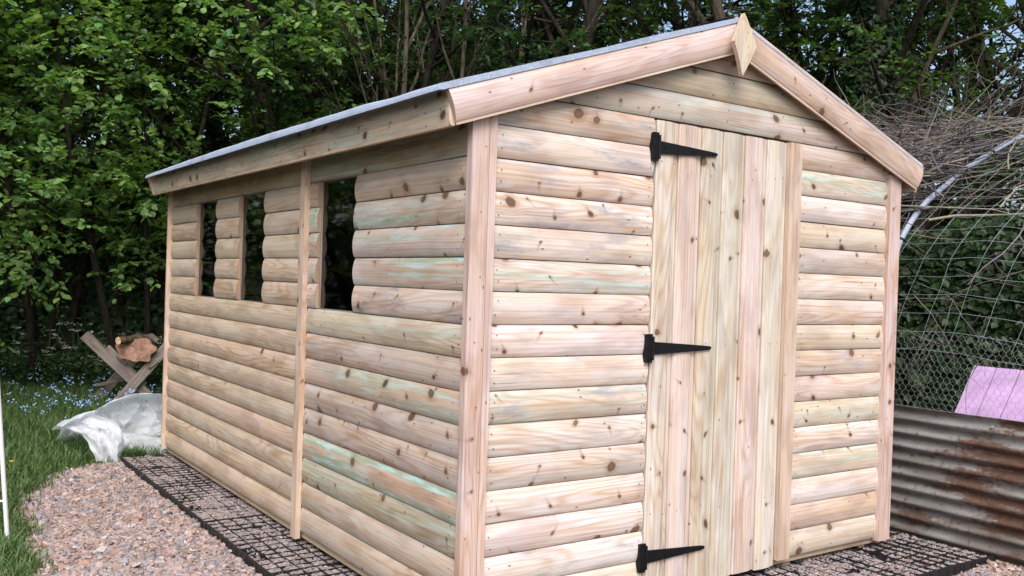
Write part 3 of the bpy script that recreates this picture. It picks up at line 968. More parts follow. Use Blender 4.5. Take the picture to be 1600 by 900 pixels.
# finial: a lozenge cut from the same board, turned a little
m = MB()
fc = Vector((1.257, -.108, 2.265))
t_ = (.72, .64, .48)
rz_ = R(4)
def fp(x, z, y): 
    return fc + Vector((x * math.cos(rz_) - y * math.sin(rz_), x * math.sin(rz_) + y * math.cos(rz_), z))
NF = 10
fr, bk, uf = [], [], []
for i in range(NF + 1):
    z = -.131 + .262 * i / NF
    hw = .074 * (1 - abs(z) / .131) + .0015
    d = .010 * (1 - (z / .131) ** 2) 
    fr.append([fp(hw * (2 * j / 6 - 1), z, -.010 - d) for j in range(7)])
    bk.append([fp(hw * (2 * j / 6 - 1), z, .008 - d) for j in range(7)])
    uf.append([(z + 3, hw * (2 * j / 6 - 1) + 5) for j in range(7)])
m.grid(fr, uf, t_, (.2, 0, .6), True, flip=False)
m.grid(bk, uf, t_, (0, 0, .2), True, flip=True)
for i in range(NF):
    m.face([fr[i][0], bk[i][0], bk[i + 1][0], fr[i + 1][0]], [(0, 0), (.02, 0), (.02, .03), (0, .03)], (.62, .50, .34))
    m.face([fr[i][6], fr[i + 1][6], bk[i + 1][6], bk[i][6]], [(0, 0), (.02, 0), (.02, .03), (0, .03)], (.62, .50, .34))
m.build('finial', M_wood, shed)
for z in (-.045, -.01, .05): nail(fp(.018, z, -.0115 - .010 * (1 - (z / .131) ** 2)), (0, -1, 0), .0025)
# nails in barge boards and trims
for z in [.1 + k * .23 for k in range(8)]:
    nail((.02 + rng.uniform(-.02, .03), -.0385, z), (0, -1, 0)); nail((W - .06 + rng.uniform(-.02, .02), -.0385, z), (0, -1, 0))
nobj = nails.build('nails', M_nail, shed)
tag(nobj, kind='stuff')

# ================================================================== CORRUGATED IRON
m = MB()
Z0, Z1 = -.085, .630
nw = 9.5
NZ = int(nw * 14)
rows, uu = [], []
for j in range(61):
    y = -2.2 + 4.4 * j / 60
    r, q = [], []
    for i in range(NZ + 1):
        s = i / NZ
        z = Z0 + (Z1 - Z0) * s
        x = 2.925 + .0165 * math.sin(2 * PI * nw * s + 1.0) + .012 * noise.noise(Vector((y * .9, s * .8, 2))) + .004 * noise.noise(Vector((y * 5, s * 4, 2)))
        r.append((x, y, z + .010 * noise.noise(Vector((y * .8, 1, 5))) + .04 * y * 0))
        q.append((y, z))
    rows.append(r); uu.append(q)
m.grid(rows, uu, flip=False)
sheet = m.build('corrugated_iron_sheet', M_rust)
so_ = sheet.modifiers.new('solid', 'SOLIDIFY'); so_.thickness = .0015
tag(sheet, 'rusty corrugated iron sheet standing on edge to the right of the shed', 'iron sheet')
m = MB()
for y in (-.36,):
    m.tube([(2.916, y, .585), (2.904, y, .585)], [.008, .006], 8)
m.build('bolt', simple('bolt_head', (.55, .55, .58), .35, .7), sheet)
m = MB()
for y in (-1.9, -1.0, .9, 2.0):
    m = MB(); m.box((2.950, y, -.2), (2.985, y + .04, .60), (.35, .3, .25), grain=2)
    m.build('support_stake', M_grey, sheet)

# ================================================================== FRUIT CAGE TUNNEL: hoop, netting, chicken wire, brushwood
hp = [(2.965, -.1), (2.975, .5), (3.0, 1.0), (3.035, 1.35), (3.093, 1.537), (3.293, 1.745), (3.554, 1.905), (3.689, 1.985), (3.975, 2.114), (4.399, 2.283), (4.9, 2.38), (5.4, 2.33), (5.9, 2.1), (6.2, 1.7), (6.35, 1.2), (6.4, -.1)]
def arc(t):
    """smooth point of the hoop curve, t = 0..len-1 (Catmull-Rom)"""
    t = min(max(t, 0), len(hp) - 1.0001); i = int(t); f = t - i
    g_ = lambda k: Vector(hp[min(max(k, 0), len(hp) - 1)])
    a, b, c, d = g_(i - 1), g_(i), g_(i + 1), g_(i + 2)
    return .5 * ((2 * b) + (c - a) * f + (2 * a - 5 * b + 4 * c - d) * f * f + (3 * b - a - 3 * c + d) * f ** 3)
tunnel = empty('hoop_tunnel', (3.0, .3, GZ))
tag(tunnel, 'grey plastic hoop of a netted tunnel arching up behind the rusty sheet', 'garden tunnel')
m_pipe = simple('grey_pipe', (.33, .38, .50), .5, 0, 9, .2)
def rel(pts, o): return [Vector(p) - Vector(o) for p in pts]
for yy in (.3, -1.75, 2.4):
    m = MB()
    path = [(arc(t * .25).x, yy, arc(t * .25).y) for t in range(0, (len(hp) - 1) * 4 + 1)]
    m.tube(rel(path, tunnel.location), .0165, 12)
    m.build('hoop', m_pipe, tunnel)
ties = [4.05, 4.9, 6.5, 8.2]
for t in ties:
    p, q = arc(t - .03), arc(t + .03)
    m = MB(); m.tube(rel([(p.x, .3, p.y), (q.x, .3, q.y)], tunnel.location), .019, 8)
    m.build('tie', M_black, tunnel)

# square netting hanging on the tunnel, skewed and sagging
net = empty('wire_netting', (3.0, 0, .6))
tag(net, 'sagging square wire netting stretched over the tunnel above the hexagonal mesh', 'netting')
m = MB()
def netpt(t, y0):
    p = arc(t)
    z = p.y
    y = y0 - .30 * (z - .6)
    return Vector((p.x - .022 + .012 * noise.noise(Vector((y0 * 3, z * 3, 1))), y + .015 * noise.noise(Vector((y0 * 4, z * 5, 8))), z + .10 * min(0, y0) - .02 + .014 * noise.noise(Vector((y0 * 5, z * 3, 4))))) - net.location
tz = []   # arc parameters with equal steps of length
acc = 0; prev = arc(1.9)
tt = 1.9
while tt < 9.2:
    q = arc(tt)
    acc += (q - prev).length; prev = q
    if acc >= .098 or not tz:
        tz.append(tt); acc = 0
    tt += .01
ylist = [1.2 - k * .165 for k in range(14)]
for y0 in ylist:
    m.tube([netpt(2.0 + 7.2 * k / 40, y0) for k in range(41)], .0011, 4)
for t in tz:
    m.tube([netpt(t, 1.2 - 2.15 * k / 40) for k in range(41)], .0011, 4)
m.build('mesh_wire', simple('green_grey_wire', (.30, .38, .37), .5, .2), net)

chick = empty('chicken_wire', (2.96, 0, .6))
tag(chick, 'fine hexagonal chicken wire fixed upright behind the top of the rusty sheet', 'netting')
m = MB()
hx = .036
rowh = hx * .86
for r in range(17):
    for c in range(44):
        y = .62 - c * hx - (hx / 2 if r % 2 else 0)
        z = .55 + r * rowh * .92
        if z > 1.07 + .05 * noise.noise(Vector((y * 4, 0, 0))) + .1 * y: continue
        def cp(yy, zz): return Vector((2.962 + .012 * noise.noise(Vector((yy * 5, zz * 5, 3))), yy + .006 * noise.noise(Vector((yy * 9, zz * 9, 0))), zz + .006 * noise.noise(Vector((yy * 9, zz * 9, 5))))) - chick.location
        a = cp(y, z); b = cp(y, z + rowh * .42); c1 = cp(y + hx / 2, z + rowh * .92); c2 = cp(y - hx / 2, z + rowh * .92)
        m.tube([a, b], .0011, 3, cap=False); m.tube([b, c1], .0008, 3, cap=False); m.tube([b, c2], .0008, 3, cap=False)
m.build('mesh_wire', M_wire, chick)

# brushwood heap on top of the tunnel
m = MB()
def twig(p, d, ln, r, kids=2, gravity=.0, n=7, c=None):
    p = Vector(p); d = Vector(d).normalized()
    path = [p.copy()]
    for i in range(n):
        d = (d + Vector((rng.gauss(0, .16), rng.gauss(0, .16), rng.gauss(0, .10) - gravity))).normalized()
        p = p + d * ln / n
        path.append(p.copy())
    c = c or rng.choice([(.14, .12, .11), (.20, .17, .15), (.09, .08, .08), (.28, .25, .17), (.07, .06, .06), (.19, .17, .18), (.27, .24, .21)])
    m.tube(path, [r * (1 - .8 * i / n) for i in range(n + 1)], 4, c, cap=False)
    for _ in range(kids):
        i = rng.randrange(1, n)
        twig(path[i], (d + Vector((rng.gauss(0, .6), rng.gauss(0, .6), rng.gauss(0, .4)))), ln * rng.uniform(.3, .6), r * .5, 0, gravity, 5, c)
for k in range(620):
    y = rng.uniform(.36, 2.9) if k > 40 else rng.uniform(-.6, .3)
    t = rng.uniform(4.6, 9.8)
    q = arc(t)
    lift = abs(rng.gauss(0, .05)) + (.10 * rng.random() if t < 8 else .08)
    ta = arc(min(t + .3, 14)) - arc(t)
    ta.normalize()
    nr = Vector((-ta.y, ta.x))
    p = Vector((q.x, y, q.y)) + Vector((nr.x, 0, nr.y)) * lift
    if y > .3: p.y = max(p.y, .36)
    al = rng.gauss(0, .7)
    d = Vector((ta.x * math.sin(al), -math.cos(al), ta.y * math.sin(al))) * rng.choice((-1, 1))
    if t < 5: d.z *= .3
    twig(p - d * .35, d, rng.uniform(.4, 1.2), rng.uniform(.003, .0085), rng.choice((1, 2, 3)))
for k in range(130):   # hairy ends sticking up and out over the gable's corner
    y = rng.uniform(.35, 2.6); q = arc(rng.uniform(4.8, 9))
    twig((q.x, y, q.y + rng.uniform(.05, .2)), (rng.uniform(-1, .6), rng.uniform(-.6, .6), rng.uniform(.0, .7)), rng.uniform(.3, .75), rng.uniform(.0018, .004), 2)
for k in range(45):   # strands hanging in the netting
    y = rng.uniform(-.5, .6); z = rng.uniform(.85, 1.6)
    twig((3.06 + rng.uniform(-.03, .08), y, z), (rng.uniform(-.1, .1), rng.uniform(-1, 1), rng.uniform(-1.2, .3)), rng.uniform(.15, .5), rng.uniform(.0015, .003), 1)
br = m.build('brushwood', M_twig)
tag(br, 'tangled heap of bare grey brown twigs lying over the hoop tunnel', 'brushwood', kind='stuff')

# lilac coop roof behind the chicken wire
coop = empty('painted_coop', (3.3, -.3, GZ))
tag(coop, 'lilac painted board roof of a low coop behind the chicken wire', 'coop')
m_lil = simple('lilac_paint', (.56, .37, .62), .55, 0, 7, .25, .05, attr=True)
A = Vector((3.06, -.075, .590)); B = Vector((3.06, -1.05, .590)); D = Vector((3.50, .06, .828)); Cc = Vector((3.50, -1.0, .828))
m = MB()
nb = 8
nrm = (B - A).cross(D - A).normalized()
if nrm.z < 0: nrm = -nrm
for k in range(nb):
    s0, s1 = k / nb, (k + .955) / nb
    lo_ = [A.lerp(B, s0), A.lerp(B, s1), D.lerp(Cc, s1), D.lerp(Cc, s0)]
    hi_ = [p + nrm * .014 for p in lo_]
    o = coop.location
    lo_ = [p - o for p in lo_]; hi_ = [p - o for p in hi_]
    m.face(hi_); m.face(list(reversed(lo_)))
    for i in range(4):
        j = (i + 1) % 4
        m.face([lo_[i], lo_[j], hi_[j], hi_[i]])
q = [A, B, Cc, D]
q = [p - coop.location - nrm * .004 for p in q]
m.face(q, None, (.5, .5, .5))
m.build('roof_panel', m_lil, coop)
m = MB()
m.box((3.12 - 3.3, -1.0 + .3, 0), (3.47 - 3.3, -.02 + .3, .66), (.5, .5, .5))
m.build('body', m_lil, coop)

# ================================================================== WHITE METAL FRAME at the left edge
wf = empty('white_metal_frame', (-1.17, 2.2, GZ))
tag(wf, 'thin white metal frame with a slanting leg standing in the grass at far left', 'frame')
def tube_obj(name, path, r, mat, parent, n=8):
    m = MB(); m.tube(rel(path, parent.location), r, n)
    return m.build(name, mat, parent)
tube_obj('leg', [(-1.163, 2.2, -.095), (-1.215, 2.2, .56), (-1.26, 2.2, 1.1)], .0105, M_white, wf)
tube_obj('leg', [(-1.60, 2.45, -.095), (-1.58, 2.45, .5), (-1.54, 2.45, 1.1)], .0105, M_white, wf)
tube_obj('crossbar', [(-1.189, 2.2, .115), (-1.595, 2.45, .115)], .006, M_white, wf)
tube_obj('crossbar', [(-1.225, 2.2, .68), (-1.57, 2.45, .68)], .006, M_white, wf)

# ================================================================== POLYTHENE SHEET
def sheet_pt(s, t):
    # s along the sheet (left -> right, passes behind the shed corner), t front -> up the back -> behind
    x = -.62 + 1.02 * s
    ridge = .13 + .19 * (1 - (1 - min(1, s * 1.45)) ** 2.0)
    lf = max(0, min(1, (.36 - s) / .16)); lf = lf * lf * (3 - 2 * lf)          # left part: hangs forward as a flap
    # open part: floor layer, then back wall
    if t < .45:
        a = t / .45; y1 = 3.99 + .50 * a; z1 = -.09 + .13 * a + .02 * math.sin(a * 8 + s * 5)
    elif t < .8:
        a = (t - .45) / .35; y1 = 4.49 + .10 * a - .20 * a * a; z1 = .04 + (ridge - .04) * math.sin(a * PI / 2) ** .9
    else:
        a = (t - .8) / .2; y1 = 4.39 + .45 * a; z1 = ridge - (ridge + .07) * a * a
    # flap part
    if t < .5:
        a = t / .5; y2 = 3.88 + .16 * a + .10 * (1 - s * 2.5) * a; z2 = -.085 + (ridge + .085) * (math.sin(a * PI / 2) ** 1.1)
    else:
        a = (t - .5) / .5; y2 = 4.06 + .65 * a; z2 = ridge * (1 - a * a) - .07 * a * a + .02
    x2 = x + .13 * (1 - min(1, t * 2)) * (1 if s < .3 else .4) + .05 * math.sin(t * 8)
    y = y1 * (1 - lf) + y2 * lf; z = z1 * (1 - lf) + z2 * lf; xx = x * (1 - lf) + x2 * lf
    p = Vector((xx * 5, y * 5, z * 6))
    f = 0
    for k, (am, sc) in enumerate(((.030, .5), (.022, 1.1), (.012, 2.4))):
        f += am * (1 - 2 * abs(noise.noise(p * sc + Vector((k * 7, 3, 1))))) - am * .6
    y += lf * .05 * abs(math.sin(s * 34 + t * 5 + 2 * noise.noise(p * .6))); f += .02 * (1 - lf) * (1 - 2 * abs(math.sin(s * 9 + t * 14)))
    g2 = noise.noise(p * .9 + Vector((9, 9, 9)))
    return Vector((xx + f * .5 + .03 * g2, y - f * .9, max(-.092, z + f * .55 + .02 * g2)))
NS, NT = 64, 64
rows = [[sheet_pt(s / NS, t / NT) for s in range(NS + 1)] for t in range(NT + 1)]
V = np.array([p for r in rows for p in r])
F = np.array([[a * (NS + 1) + b, a * (NS + 1) + b + 1, (a + 1) * (NS + 1) + b + 1, (a + 1) * (NS + 1) + b] for a in range(NT) for b in range(NS)])
tag(np_mesh('plastic_sheet', V, F, M_poly, None, None, False), 'crumpled translucent white polythene sheet heaped behind the shed corner', 'plastic sheet')

# ================================================================== SAWHORSE AND LOGS
sw = empty('sawhorse', (.4, 6.5, GZ), 0)
tag(sw, 'weathered grey wooden sawhorse with crossed plank legs behind the polythene', 'sawhorse')
def plank(name, a, b, wd, th, parent, tint=(.33, .30, .28), up=(0, 1, 0)):
    """a plank from a to b; 'up' is the direction of its thickness"""
    a = Vector(a) - parent.location; b = Vector(b) - parent.location
    u = (b - a); ln = u.length; u.normalize()
    t_ = Vector(up); t_ = (t_ - u * t_.dot(u)).normalized(); s_ = u.cross(t_)
    Mx = Matrix.Translation(a) @ Matrix((u, s_, t_)).transposed().to_4x4()
    m = MB(); m.box((0, -wd / 2, -th / 2), (ln, wd / 2, th / 2), tint, (0, .2, .2), 0, M=Mx)
    return m.build(name, M_grey, parent, bevel=.004)
YF, YB = 6.3, 6.85
plank('leg', (-.13, YF, .63), (.60, YF, -.10), .085, .035, sw)
plank('leg', (.66, YF - .045, .60), (.07, YF - .045, -.10), .085, .035, sw, (.36, .33, .31))
plank('leg', (-.02, YB, .60), (.66, YB, -.10), .085, .035, sw, (.28, .26, .24))
plank('leg', (.62, YB - .04, .58), (.02, YB - .04, -.10), .085, .035, sw, (.28, .26, .24))
plank('rail', (.20, YF - .02, .40), (.22, YB + .05, .38), .10, .03, sw, (.30, .28, .26), (1, 0, 1))
plank('rail', (.46, YF - .08, .36), (.50, YB + .05, .36), .11, .03, sw, (.36, .33, .30), (-1, 0, 1.2))
plank('rail', (.06, YF + .03, .50), (.40, YF + .03, .14), .10, .03, sw, (.38, .35, .33))
plank('brace', (.10, YB - .08, .12), (.35, YF + .06, .22), .07, .03, sw, (.30, .28, .26), (0, 0, 1))
m_cut = None
def log_mat(name, ca_, cb_):
    m, t = new_mat(name); g = N(t)
    p = g.n('ShaderNodeTexCoord').outputs['Object']
    n1 = g.noise(p, 14, 5, .65, .8); n2 = g.noise(p, 60, 3)
    c = g.mix(g.ramp(n1, .35, .65), ca_, cb_)
    c = g.mix(g.ramp(n2, .55, .7, 0, .5), c, (.22, .10, .06))
    g.out(g.bsdf(c, .85, n1, .8, .02, spec=.2))
    return m
M_logface = log_mat('sawn_log_face', (.26, .14, .10), (.46, .29, .22))
M_pale = log_mat('pale_cut', (.62, .42, .25), (.74, .56, .36))
def log(name, a, b, ra, rb, label, facem, n=22, parent=None, wob=.12, seed=1, asp=1.0):
    a = Vector(a); b = Vector(b)
    u = (b - a).normalized(); s_ = Vector((0, 0, 1)); s_ = (s_ - u * s_.dot(u)).normalized(); t_ = u.cross(s_)
    m = MB(); rows, uu = [], []
    for i in range(8):
        f = i / 7; c = (b - a) * f; r_ = ra + (rb - ra) * f
        row = []
        for k in range(n + 1):
            an = 2 * PI * (k % n) / n
            rr = r_ * (1 + wob * noise.noise(Vector((math.cos(an) * 1.6, math.sin(an) * 1.6, f * 2 + seed))))
            row.append(c + s_ * math.cos(an) * rr * asp + t_ * math.sin(an) * rr)
        rows.append(row); uu.append([(f, k / n) for k in range(n + 1)])
    m.grid(rows, uu, (1.6, 1.4, 1.2))
    for row, sg, cc in ((rows[0], 1, Vector((0, 0, 0))), (rows[-1], -1, b - a)):
        c0 = cc + u * rng.uniform(-.003, .003)
        for ring in range(4):
            f0, f1 = ring / 4, (ring + 1) / 4
            for k in range(n):
                q = [c0.lerp(row[k], f0), c0.lerp(row[k + 1], f0), c0.lerp(row[k + 1], f1), c0.lerp(row[k], f1)]
                if sg < 0: q.reverse()
                if ring == 0: q = q[1:] if sg > 0 else q[:-1]
                m.face(q, None, (1, 1, 1), smooth=False, m=1)
    o = m.build(name, [M_bark, facem]); o.location = a
    return tag(o, label, 'log')
log('log', (.315, YF - .10, .495), (.40, YB - .25, .50), .155, .15, 'thick log with a reddish sawn face resting in the sawhorse', M_logface, 44, wob=.38, seed=3, asp=.72)
log('branch_log', (.135, YF - .14, .585), (.42, YF + .02, .60), .036, .032, 'short thin branch with a pale cut end lying on the thick log', M_pale, 12, seed=5)

# ================================================================== VEGETATION
def leaves_arrays(Pb, D, Nn, S, kind, c, cvar=.25):
    """folded leaves: base, direction, normal, size -> vertices, quads, tints"""
    D = D / np.linalg.norm(D, axis=1, keepdims=True)
    Nn = Nn - D * (Nn * D).sum(1, keepdims=True); Nn /= np.linalg.norm(Nn, axis=1, keepdims=True) + 1e-9
    Sd = np.cross(D, Nn)
    if kind == 'round':
        tpl = [(0, 0, 0), (.22, .36, .07), (.68, .38, .05), (1, 0, -.10), (.68, -.38, .05), (.22, -.36, .07)]
        fq = [(0, 1, 2, 3), (0, 3, 4, 5)]
    elif kind == 'ivy':
        tpl = [(0, 0, 0), (.15, .48, .05), (.55, .34, .02), (1, 0, -.08), (.55, -.34, .02), (.15, -.48, .05)]
        fq = [(0, 1, 2, 3), (0, 3, 4, 5)]
    else:
        tpl = [(0, 0, 0), (.42, .33, .07), (1, 0, -.06), (.42, -.33, .07)]
        fq = [(0, 1, 2, 3)]
    n = len(Pb); k = len(tpl)
    V = np.empty((n, k, 3))
    for i, (a, b, h) in enumerate(tpl):
        V[:, i] = Pb + S[:, None] * (a * D + b * Sd + h * Nn)
    base = (np.arange(n) * k)[:, None]
    F = np.concatenate([base + np.array(q)[None, :] for q in fq])
    c = np.asarray(c, dtype=float)
    if c.ndim == 1: c = np.repeat(c[None], n, 0)
    br = np.exp(nrg.normal(0, cvar, (n, 1)))
    hue = nrg.normal(0, .10, (n, 1))
    T = c * br * np.concatenate([1 + hue, np.ones((n, 1)), 1 - hue], 1)
    return V.reshape(-1, 3), F, np.repeat(np.clip(T, 0.004, .9), k, axis=0)

class Plant:
    def __init__(s, seed):
        s.r = random.Random(seed); s.mb = MB(); s.P = []; s.D = []; s.N = []; s.S = []
    def branch(s, p, d, ln, r, lev, cfg):
        n = 7 if lev == 0 else 5 if lev == 1 else 4
        p = Vector(p); d = Vector(d).normalized()
        path = [p.copy()]; dirs = [d.copy()]
        for i in range(n):
            wv = cfg['wob'][lev]
            d = (d + Vector((s.r.gauss(0, wv), s.r.gauss(0, wv), s.r.gauss(0, wv * .6) + cfg['trop'][lev]))).normalized()
            p = p + d * ln / n
            path.append(p.copy()); dirs.append(d.copy())
        tip = .25 if lev else .3
        if r > cfg.get('minr', .0022):
            s.mb.tube(path, [r * (1 - (1 - tip) * i / n) for i in range(n + 1)], 9 if lev == 0 else 5 if lev == 1 else 3, cfg['bark'], cap=False)
        if lev < len(cfg['kids']):
            lo, hi = cfg['from'][lev]
            for k in range(cfg['kids'][lev]):
                f = lo + (hi - lo) * (k + s.r.random()) / cfg['kids'][lev]
                i = min(n - 1, int(f * n)); q = path[i].lerp(path[i + 1], f * n - i)
                dd = dirs[i + 1]
                a = Vector((s.r.gauss(0, 1), s.r.gauss(0, 1), s.r.gauss(0, .7))); a = (a - dd * a.dot(dd)).normalized()
                sp = cfg['spread'][lev]
                nd = (dd * math.cos(sp) + a * math.sin(sp)).normalized()
                s.branch(q, nd, ln * cfg['ratio'][lev] * s.r.uniform(.6, 1.2) * (1.15 - f * .5), r * cfg['rr'][lev] * (1.1 - f * .5), lev + 1, cfg)
        if lev == len(cfg['kids']):
            m = cfg['leaves']
            for k in range(m):
                f = (k + .6 * s.r.random() + .3) / m
                i = min(n - 1, int(f * n)); q = path[i].lerp(path[i + 1], f * n - i)
                side = dirs[i].cross(Vector((0, 0, 1)))
                if side.length < .1: side = Vector((1, 0, 0))
                side.normalize()
                dl = (dirs[i] * .6 + side * (1 if k % 2 else -1) * .8 + Vector((s.r.gauss(0, .35), s.r.gauss(0, .35), s.r.gauss(-.15, .3)))).normalized()
                s.P.append(q + dl * .01); s.D.append(dl)
                s.N.append(Vector((s.r.gauss(0, .45), s.r.gauss(0, .45), 1)))
                s.S.append(cfg['size'] * s.r.uniform(.55, 1.2))
    def finish(s, name, label, cat, color, kind, group=None, wood_name='trunk', leaf_name='crown', cvar=.25, loc=(0, 0, 0), colorfn=None):
        root = empty(name, loc)
        tag(root, label, cat, group)
        s.mb.build(wood_name, M_bark, root)
        if s.P:
            P_ = np.array([tuple(v) for v in s.P])
            c = color if colorfn is None else colorfn(P_)
            V, F, T = leaves_arrays(P_, np.array([tuple(v) for v in s.D]), np.array([tuple(v) for v in s.N]), np.array(s.S), kind, c, cvar)
            np_mesh(leaf_name, V, F, M_leaf, T, root)
        return root

FWD = Vector((math.sin(.608), math.cos(.608), 0)); RGT = Vector((math.cos(.608), -math.sin(.608), 0))
def at(px, dist):
    """a ground point in the direction of a bearing (given as a photo column), dist metres ahead of the camera"""
    p = CAM + FWD * dist + RGT * ((px - 800) / 1441.8 * dist)
    return Vector((p.x, p.y, terrain(p.x, p.y) - .02))

HAZ = (.16, .28, .085)
hazel_cfg = dict(wob=[.06, .13, .18, .2], trop=[.05, -.03, -.06, -.05], kids=[14, 6, 5], **{'from': [(.14, 1), (.2, 1), (.15, 1)]}, spread=[.85, .8, .7], ratio=[.40, .48, .5], rr=[.34, .4, .45], leaves=12, size=.074, bark=(.42, .41, .40))
def hazel(seed, stems, height, spreadout, label, loc):
    pl = Plant(seed)
    for k in range(stems):
        a = 2 * PI * k / stems + pl.r.random()
        q = Vector((math.cos(a) * .28 * pl.r.random(), math.sin(a) * .28 * pl.r.random(), 0))
        sp = spreadout * pl.r.uniform(.3, 1)
        pl.branch(q, (math.cos(a) * sp, math.sin(a) * sp, 1), height * pl.r.uniform(.8, 1.1), pl.r.uniform(.03, .06), 0, hazel_cfg)
    return pl.finish('hazel_tree', label, 'tree', HAZ, 'round', 'hazels left of the shed', loc=loc)
hz = hazel(1, 6, 6.0, .45, 'bright green many stemmed hazel at the left edge of the photo', at(60, 9.9))
hz2 = hazel(2, 6, 6.2, .42, 'bright green hazel whose low sprays hang just left of the shed roof', at(225, 10.0))
hz3 = hazel(3, 5, 6.5, .40, 'tall bright green hazel rising behind the far end of the roof', at(345, 11.2))
hz4 = copy_tree(hz2); hz4.location = at(-120, 10.4); hz4.rotation_euler.z = 2.2
tag(hz4, 'bright green hazel cut off by the left edge, darker stems showing', 'tree', 'hazels left of the shed')
hz5 = copy_tree(hz); hz5.location = at(140, 12.5); hz5.rotation_euler.z = 4.0; hz5.scale = (1.15,) * 3
tag(hz5, 'taller hazel standing in shade behind the front row at the left', 'tree', 'hazels left of the shed')

for k, (x, y, rz, sc) in enumerate(((-5.2, 6.5, 1.0, 1.0), (-4.6, 9.8, 2.5, 1.1), (-6.5, 3.2, 4.2, 1.1), (-7.0, 8.5, 5.0, 1.2))):
    o = copy_tree((hz2, hz, hz2, hz)[k]); o.location = (x, y, terrain(x, y)); o.rotation_euler.z = rz; o.scale = (sc,) * 3
    tag(o, 'hazel beyond the left edge of the view, mirrored in the shed windows', 'tree', 'hazels mirrored in the shed windows')
DK = (.042, .090, .030)
dark_cfg = dict(wob=[.05, .12, .17, .2], trop=[.06, .03, 0, -.02], kids=[16, 7, 5], **{'from': [(.15, 1), (.2, 1), (.1, 1)]}, spread=[.9, .85, .8], ratio=[.36, .45, .5], rr=[.38, .42, .45], leaves=12, size=.062, bark=(.5, .5, .5))
def wood_tree(seed, stems, height, size, color, label, loc, name='woodland_tree', rad=(.07, .14), cfg=None, kind='diamond'):
    pl = Plant(seed); cfg = dict(cfg or dark_cfg); cfg['size'] = size
    for k in range(stems):
        a = 2 * PI * k / max(1, stems) + pl.r.random()
        sp = .28 * (stems > 1) + .05
        pl.branch((math.cos(a) * .15, math.sin(a) * .15, 0), (math.cos(a) * sp, math.sin(a) * sp, 1), height * pl.r.uniform(.85, 1.1), pl.r.uniform(*rad), 0, cfg)
    return pl.finish(name, label, 'tree', color, kind, 'woodland trees behind the shed', loc=loc)
tA = wood_tree(10, 3, 7.2, .095, DK, 'dark leafed tree above the middle of the roof slope', at(470, 12.0))
tB = wood_tree(11, 3, 7.6, .090, (.048, .100, .030), 'dense dark tree behind the left roof slope near its top', at(800, 11.8))
tC = wood_tree(12, 2, 7.0, .080, (.065, .13, .032), 'green leafed tree with light gaps at the right edge of the photo', at(1500, 10.2))
copies = [(tA, 640, 13.5, 1.1, 1.05, 'dark tree filling the gap behind the pale bare stems'),
          (tB, 960, 13.0, 2.7, 1.0, 'dark tree with sky gaps left of the roof apex'),
          (tA, 1110, 12.5, 4.0, .95, 'dark tree right behind the diamond finial'),
          (tC, 1235, 12.5, 5.2, 1.1, 'leafy tree behind the falling right barge board'),
          (tC, 1410, 12.0, 1.9, 1.05, 'leafy tree just right of the ivy covered trunk'),
          (tB, 1600, 13.5, .6, 1.0, 'dark tree at the right edge behind the brushwood'),
          (tA, 60, 15.0, 5.5, 1.1, 'dark tree far back in the wood at the left edge'),
          (tC, 1750, 11.0, 2.6, 1.0, 'green leafed tree reaching in from beyond the right edge'),
          (tA, 880, 16.5, .2, 1.2, 'tall dark tree farthest back above the roof slope'),
          (tB, 1330, 16.5, 1.4, 1.15, 'tall dark tree farthest back behind the ivy covered trunk'),
          (tA, 560, 10.4, 2.2, .85, 'dark tree just left of the pale bare stems')]
for src, px, dist, rz, sc, lab in copies:
    o = copy_tree(src); o.location = at(px, dist); o.rotation_euler.z = rz; o.scale = (sc,) * 3
    tag(o, lab, 'tree', 'woodland trees behind the shed')

# pale bare stems
bare_cfg = dict(wob=[.045, .12, .18], trop=[.04, .08, .03], kids=[6, 5], **{'from': [(.3, 1), (.2, 1)]}, spread=[.5, .6], ratio=[.5, .5], rr=[.45, .45], leaves=1, size=.03, bark=(1.5, 1.45, 1.4), minr=.002)
pl = Plant(21)
for bx, r_, dx in ((-.34, .05, .02), (-.05, .032, -.10), (.12, .030, .13), (.30, .038, .10), (.42, .03, .22)):
    pl.branch((bx, rng.uniform(-.1, .1), 0), (dx, rng.uniform(-.1, .1), 1), rng.uniform(4.8, 5.6), r_, 0, bare_cfg)
o = pl.finish('bare_stemmed_shrub', 'clump of pale bare grey brown stems rising behind the roof', 'shrub', (.05, .10, .03), 'round', leaf_name='foliage', wood_name='stem', loc=at(655, 9.3))
o.rotation_euler.z = -.6

# ivy clad trunk
pl = Plant(31)
tr_cfg = dict(wob=[.03, .1, .15], trop=[.05, .05, 0], kids=[9, 5], **{'from': [(.5, 1), (.2, 1)]}, spread=[.8, .8], ratio=[.3, .5], rr=[.4, .4], leaves=8, size=.07, bark=(.8, .8, .7))
pl.branch((0, 0, 0), (.02, .0, 1), 7.5, .16, 0, tr_cfg)
for k in range(6500):
    z = pl.r.uniform(.2, 5.8); a = pl.r.uniform(0, 2 * PI)
    bulge = .20 + .10 * noise.noise(Vector((math.cos(a) * 1.5, math.sin(a) * 1.5, z * 1.6))) + .05 * pl.r.random()
    o_ = Vector((math.cos(a), math.sin(a), 0))
    pl.P.append(o_ * bulge + Vector((.02 * z, 0, z))); pl.D.append(o_ * .5 + Vector((pl.r.gauss(0, .4), pl.r.gauss(0, .4), -.8)))
    pl.N.append(o_ + Vector((0, 0, .7 + pl.r.gauss(0, .3)))); pl.S.append(pl.r.uniform(.04, .085))
pl.finish('ivy_clad_tree', 'thick dark trunk wrapped in ivy right of the roof apex', 'tree', (.022, .050, .016), 'ivy', loc=at(1345, 9.6))

